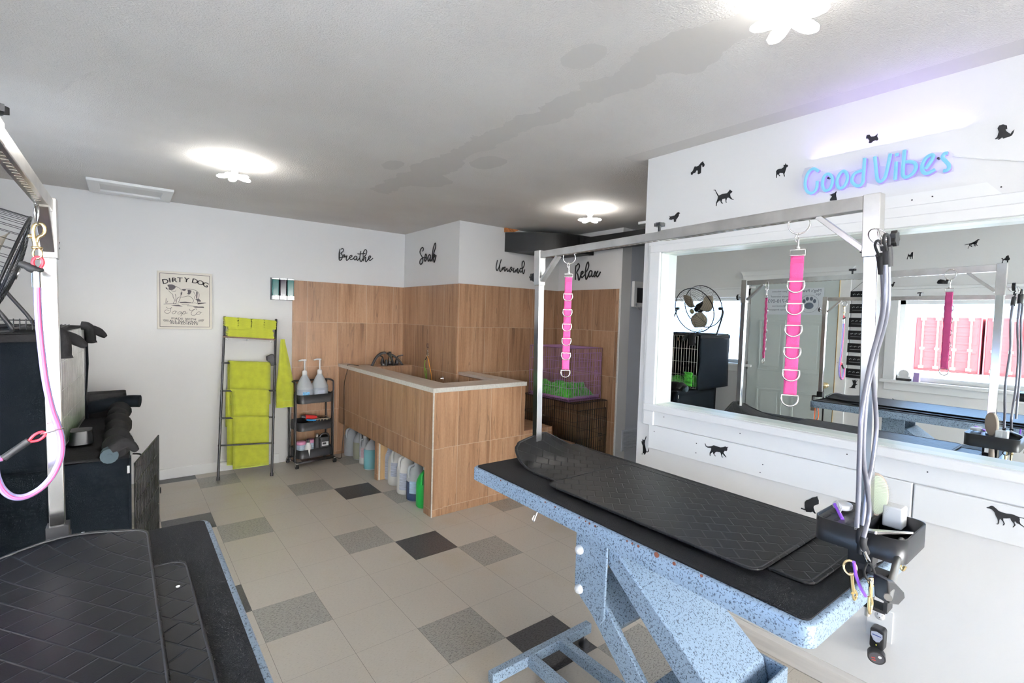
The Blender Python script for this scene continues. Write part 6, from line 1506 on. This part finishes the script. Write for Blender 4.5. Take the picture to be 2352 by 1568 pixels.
# ================================================================ OUTLET
t = Thing('wall_outlet', 'white double wall outlet low on the mirror wall', 'outlet', (XM,-3.645,.285))
ow = [at('x', XM, *q) for q in ((1995,1385),(2054,1406),(2048,1476),(1994,1452))]
y0_, y1_, z0_, z1_ = -3.688, -3.602, .288, .414
t.part('plate', MB().box((XM-.006,y0_,z0_),(XM,y1_,z1_)), M['trim'], bevel=.002)
for zc in (.382, .320):
    f = MB().lathe([(.0165,0),(.0165,.0016),(0,.0016)], (XM-.006,-3.645,zc), 20, ax=(-1,0,0)); rc_ = t.part('receptacle', f, M['capw'])
    t.part('slot', MB().box((XM-.0082,-3.638,zc+.001),(XM-.0075,-3.6365,zc+.009)).box((XM-.0082,-3.6535,zc+.001),(XM-.0075,-3.652,zc+.009)).cyl((XM-.0082,-3.645,zc-.006),(XM-.0075,-3.645,zc-.006),.0022,n=8), M['dec'], parent=rc_)
t = Thing('plug_in_freshener', 'black plug-in device with a round bottom dial on the wall outlet', 'plug-in device', (XM-.04,-3.650,.22))
Pp = rounded_rect(0, 0, .046, .085, .012, 0, 0)
def PF(P_, x, yc, zc): return [V(x, yc+p.x, zc+p.y) for p in P_]
t.part('body', MB().prism(PF(Pp, XM-.006, -3.650, .305), (-.042,0,0)), M['black'], bevel=.004)
t.part('badge', MB().prism([V(XM-.0487, -3.650+a, .305+b) for a, b in ((-.018,.026),(0,.031),(.018,.026),(.019,.012),(.010,-.006),(0,-.011),(-.010,-.006),(-.019,.012))], (-.0006,0,0)), mat('silver_badge', (.45,.48,.58), .4))
t.part('badge_text', MB().box((XM-.0496,-3.664,.319),(XM-.0490,-3.636,.3225)), mat('blue_print', (.02,.05,.25), .5))
t.part('status_light', MB().cyl((XM-.0484,-3.650,.283),(XM-.0494,-3.650,.283),.0018,n=8), mat('amber_light', (.6,.6,.1), .4, emis=(.8,.8,.1), est=1))
dc_ = V(XM-.046, -3.652, .243)
dd_ = V(-.75,-.25,-.18).normalized()
t.part('dial', MB().cyl(dc_-dd_*.010, dc_+dd_*.016, .029, n=26), M['black'], bevel=.002)
dl = MB().cyl(dc_+dd_*.0162, dc_+dd_*.0168, .024, n=24); t.part('dial_label', dl, mat('dark_grey_label', (.06,.06,.07), .5))
da, db = basis(dd_)
t.part('dial_print', MB().beam(dc_+dd_*.0172+da*.004+db*-.002, dc_+dd_*.0172+da*.016+db*-.002, .0004, .003, db).beam(dc_+dd_*.0172+da*.002+db*-.012, dc_+dd_*.0172+da*.014+db*-.012, .0004, .003, db), mat('red_print', (.5,.04,.03), .5))
t.part('dial_mark', MB().cyl(dc_+dd_*.0170-da*.010+db*.008, dc_+dd_*.0176-da*.010+db*.008, .006, n=14), M['chalk'])
# ================================================================ ON THE LEFT WALL, SEEN IN THE MIRROR
t = Thing('door_sign', 'pale sign with a paw print and phone number on the upper door panel', 'sign', (XL+.037,-1.85,1.64))
sy0, sy1, sz0, sz1 = -2.14, -1.53, 1.645, 1.935; xs_ = XL+.0375
t.part('sheet', MB().box((xs_,sy0,sz0),(xs_+.002,sy1,sz1)), M['sign'])
RT = (0,1,0); tx = MB()
for s_, y, z, sz in (('Meg\'s Paw',-2.02,1.905,.045),('Spa',-2.085,1.868,.036),('"pets welcome',-1.69,1.905,.028),('—',-1.69,1.878,.028),('people tolerated"',-1.69,1.848,.028),('519-710-0935',-1.69,1.795,.055),('@hotmail.com',-1.69,1.742,.026),('megspawspa #megspawspa',-1.69,1.700,.026)):
    text_mb(s_, sz, (xs_+.0022, y, z), RT, (0,0,1), .0006, tx)
t.part('lettering', tx, M['signink'])
pw = MB(); pc = V(xs_+.0024, -2.0, 1.765)
pw.prism([pc+V(0,math.cos(a_)*.045,-.022+math.sin(a_)*.036) for a_ in [2*PI*k/20 for k in range(20)]], (.0008,0,0))
for a_, b_ in ((-.052,.028),(-.020,.054),(.020,.054),(.052,.028)): pw.prism([pc+V(0,a_+math.cos(c_)*.016,b_+math.sin(c_)*.022) for c_ in [2*PI*k/14 for k in range(14)]], (.0008,0,0))
pw.ring(pc+V(.001,0,0), (1,0,0), .095, .0012, 36, 4)
t.part('paw_print', pw, M['signink'])
t = Thing('plaque_chain', 'column of seven small black chalk plaques hanging on chains beside the door', 'hanging plaques', (XL,-2.47,1.9))
zz = [1.845,1.715,1.575,1.445,1.315,1.185,1.055]
for k, z in enumerate(zz):
    c = V(XL+.012,-2.478,z); w2, h2 = .135, .047
    pts = [(-w2+.02,-h2),(w2-.02,-h2),(w2-.012,-h2+.012),(w2,-h2+.02),(w2,h2-.02),(w2-.012,h2-.012),(w2-.02,h2),(-w2+.02,h2),(-w2+.012,h2-.012),(-w2,h2-.02),(-w2,-h2+.02),(-w2+.012,-h2+.012)]
    b = MB().prism([c+V(-.006,a*1.06,b_*1.12) for a, b_ in pts], (.006,0,0)); pb = t.part('plaque_border', b, M['chalk'])
    p_ = t.part('plaque', MB().prism([c+V(0,a,b_) for a, b_ in pts], (.005,0,0)), M['dec'])
    wr_ = MB()
    for j in range(5): wr_.tube(smooth([c+V(.0058,-.085+j*.036,.012),c+V(.0058,-.075+j*.036,.020),c+V(.0058,-.068+j*.036,.008),c+V(.0058,-.062+j*.036,.016)],3), .0012, 4)
    wr_.tube([c+V(.0058,-.08,-.016), c+V(.0058,.08,-.016)], .0010, 4)
    t.part('chalk_writing', wr_, M['chalk'], parent=p_)
ch = MB()
for a, b_ in zip(zz, zz[1:]):
    for sy_ in (-.09, .09): ch.cyl((XL+.012,-2.478+sy_,a-.047),(XL+.012,-2.478+sy_,b_+.047),.002,n=5)
ch.cyl((XL+.012,-2.478-.10,zz[0]+.045),(XL+.006,-2.478,1.99),.002,n=5); ch.cyl((XL+.012,-2.478+.10,zz[0]+.045),(XL+.006,-2.478,1.99),.002,n=5)
t.part('chain', ch, M['blackw'])
c = V(XL+.06,-2.395,1.10)
q = V(XL+.02, -2.86, W1[2]+.0)
t = Thing('tape_dispenser', 'white rounded desk dispenser on the sill of the window seen in the mirror', 'dispenser', q)
t.part('base', MB().box(q+V(-.03,-.05,0), q+V(.03,.05,.022)), M['rubberk']); t.part('body', MB().lathe([(.040,-.02),(.042,0),(.040,.02)], q+V(0,.0,.065), 20, ax=(1,0,0)).box(q+V(-.022,-.05,.022),q+V(.022,.05,.045)), M['chalk'])
q = V(XL+.02,-2.955,W1[2]); one('purple_box', MB().box(q+V(-.025,-.022,0), q+V(.02,.022,.085)), mat('lilac_carton', (.35,.25,.50), .6), 'small lilac carton on the window sill seen in the mirror', 'box', q, bevel=.002)
q = V(XL+.045,-2.30,.50); one('black_strap', MB().tube(smooth([V(XL+.11,-2.205,.87),V(XL+.10,-2.21,.80),V(XL+.085,-2.21,.60),V(XL+.08,-2.205,.40)],4), .012, 8, flat=.4).ring((XL+.09,-2.205,.888),(0,1,.2),.022,.006,14,6), M['rubberk'], 'black strap hanging from the brass door knob', 'strap', (XL+.09,-2.205,.6))
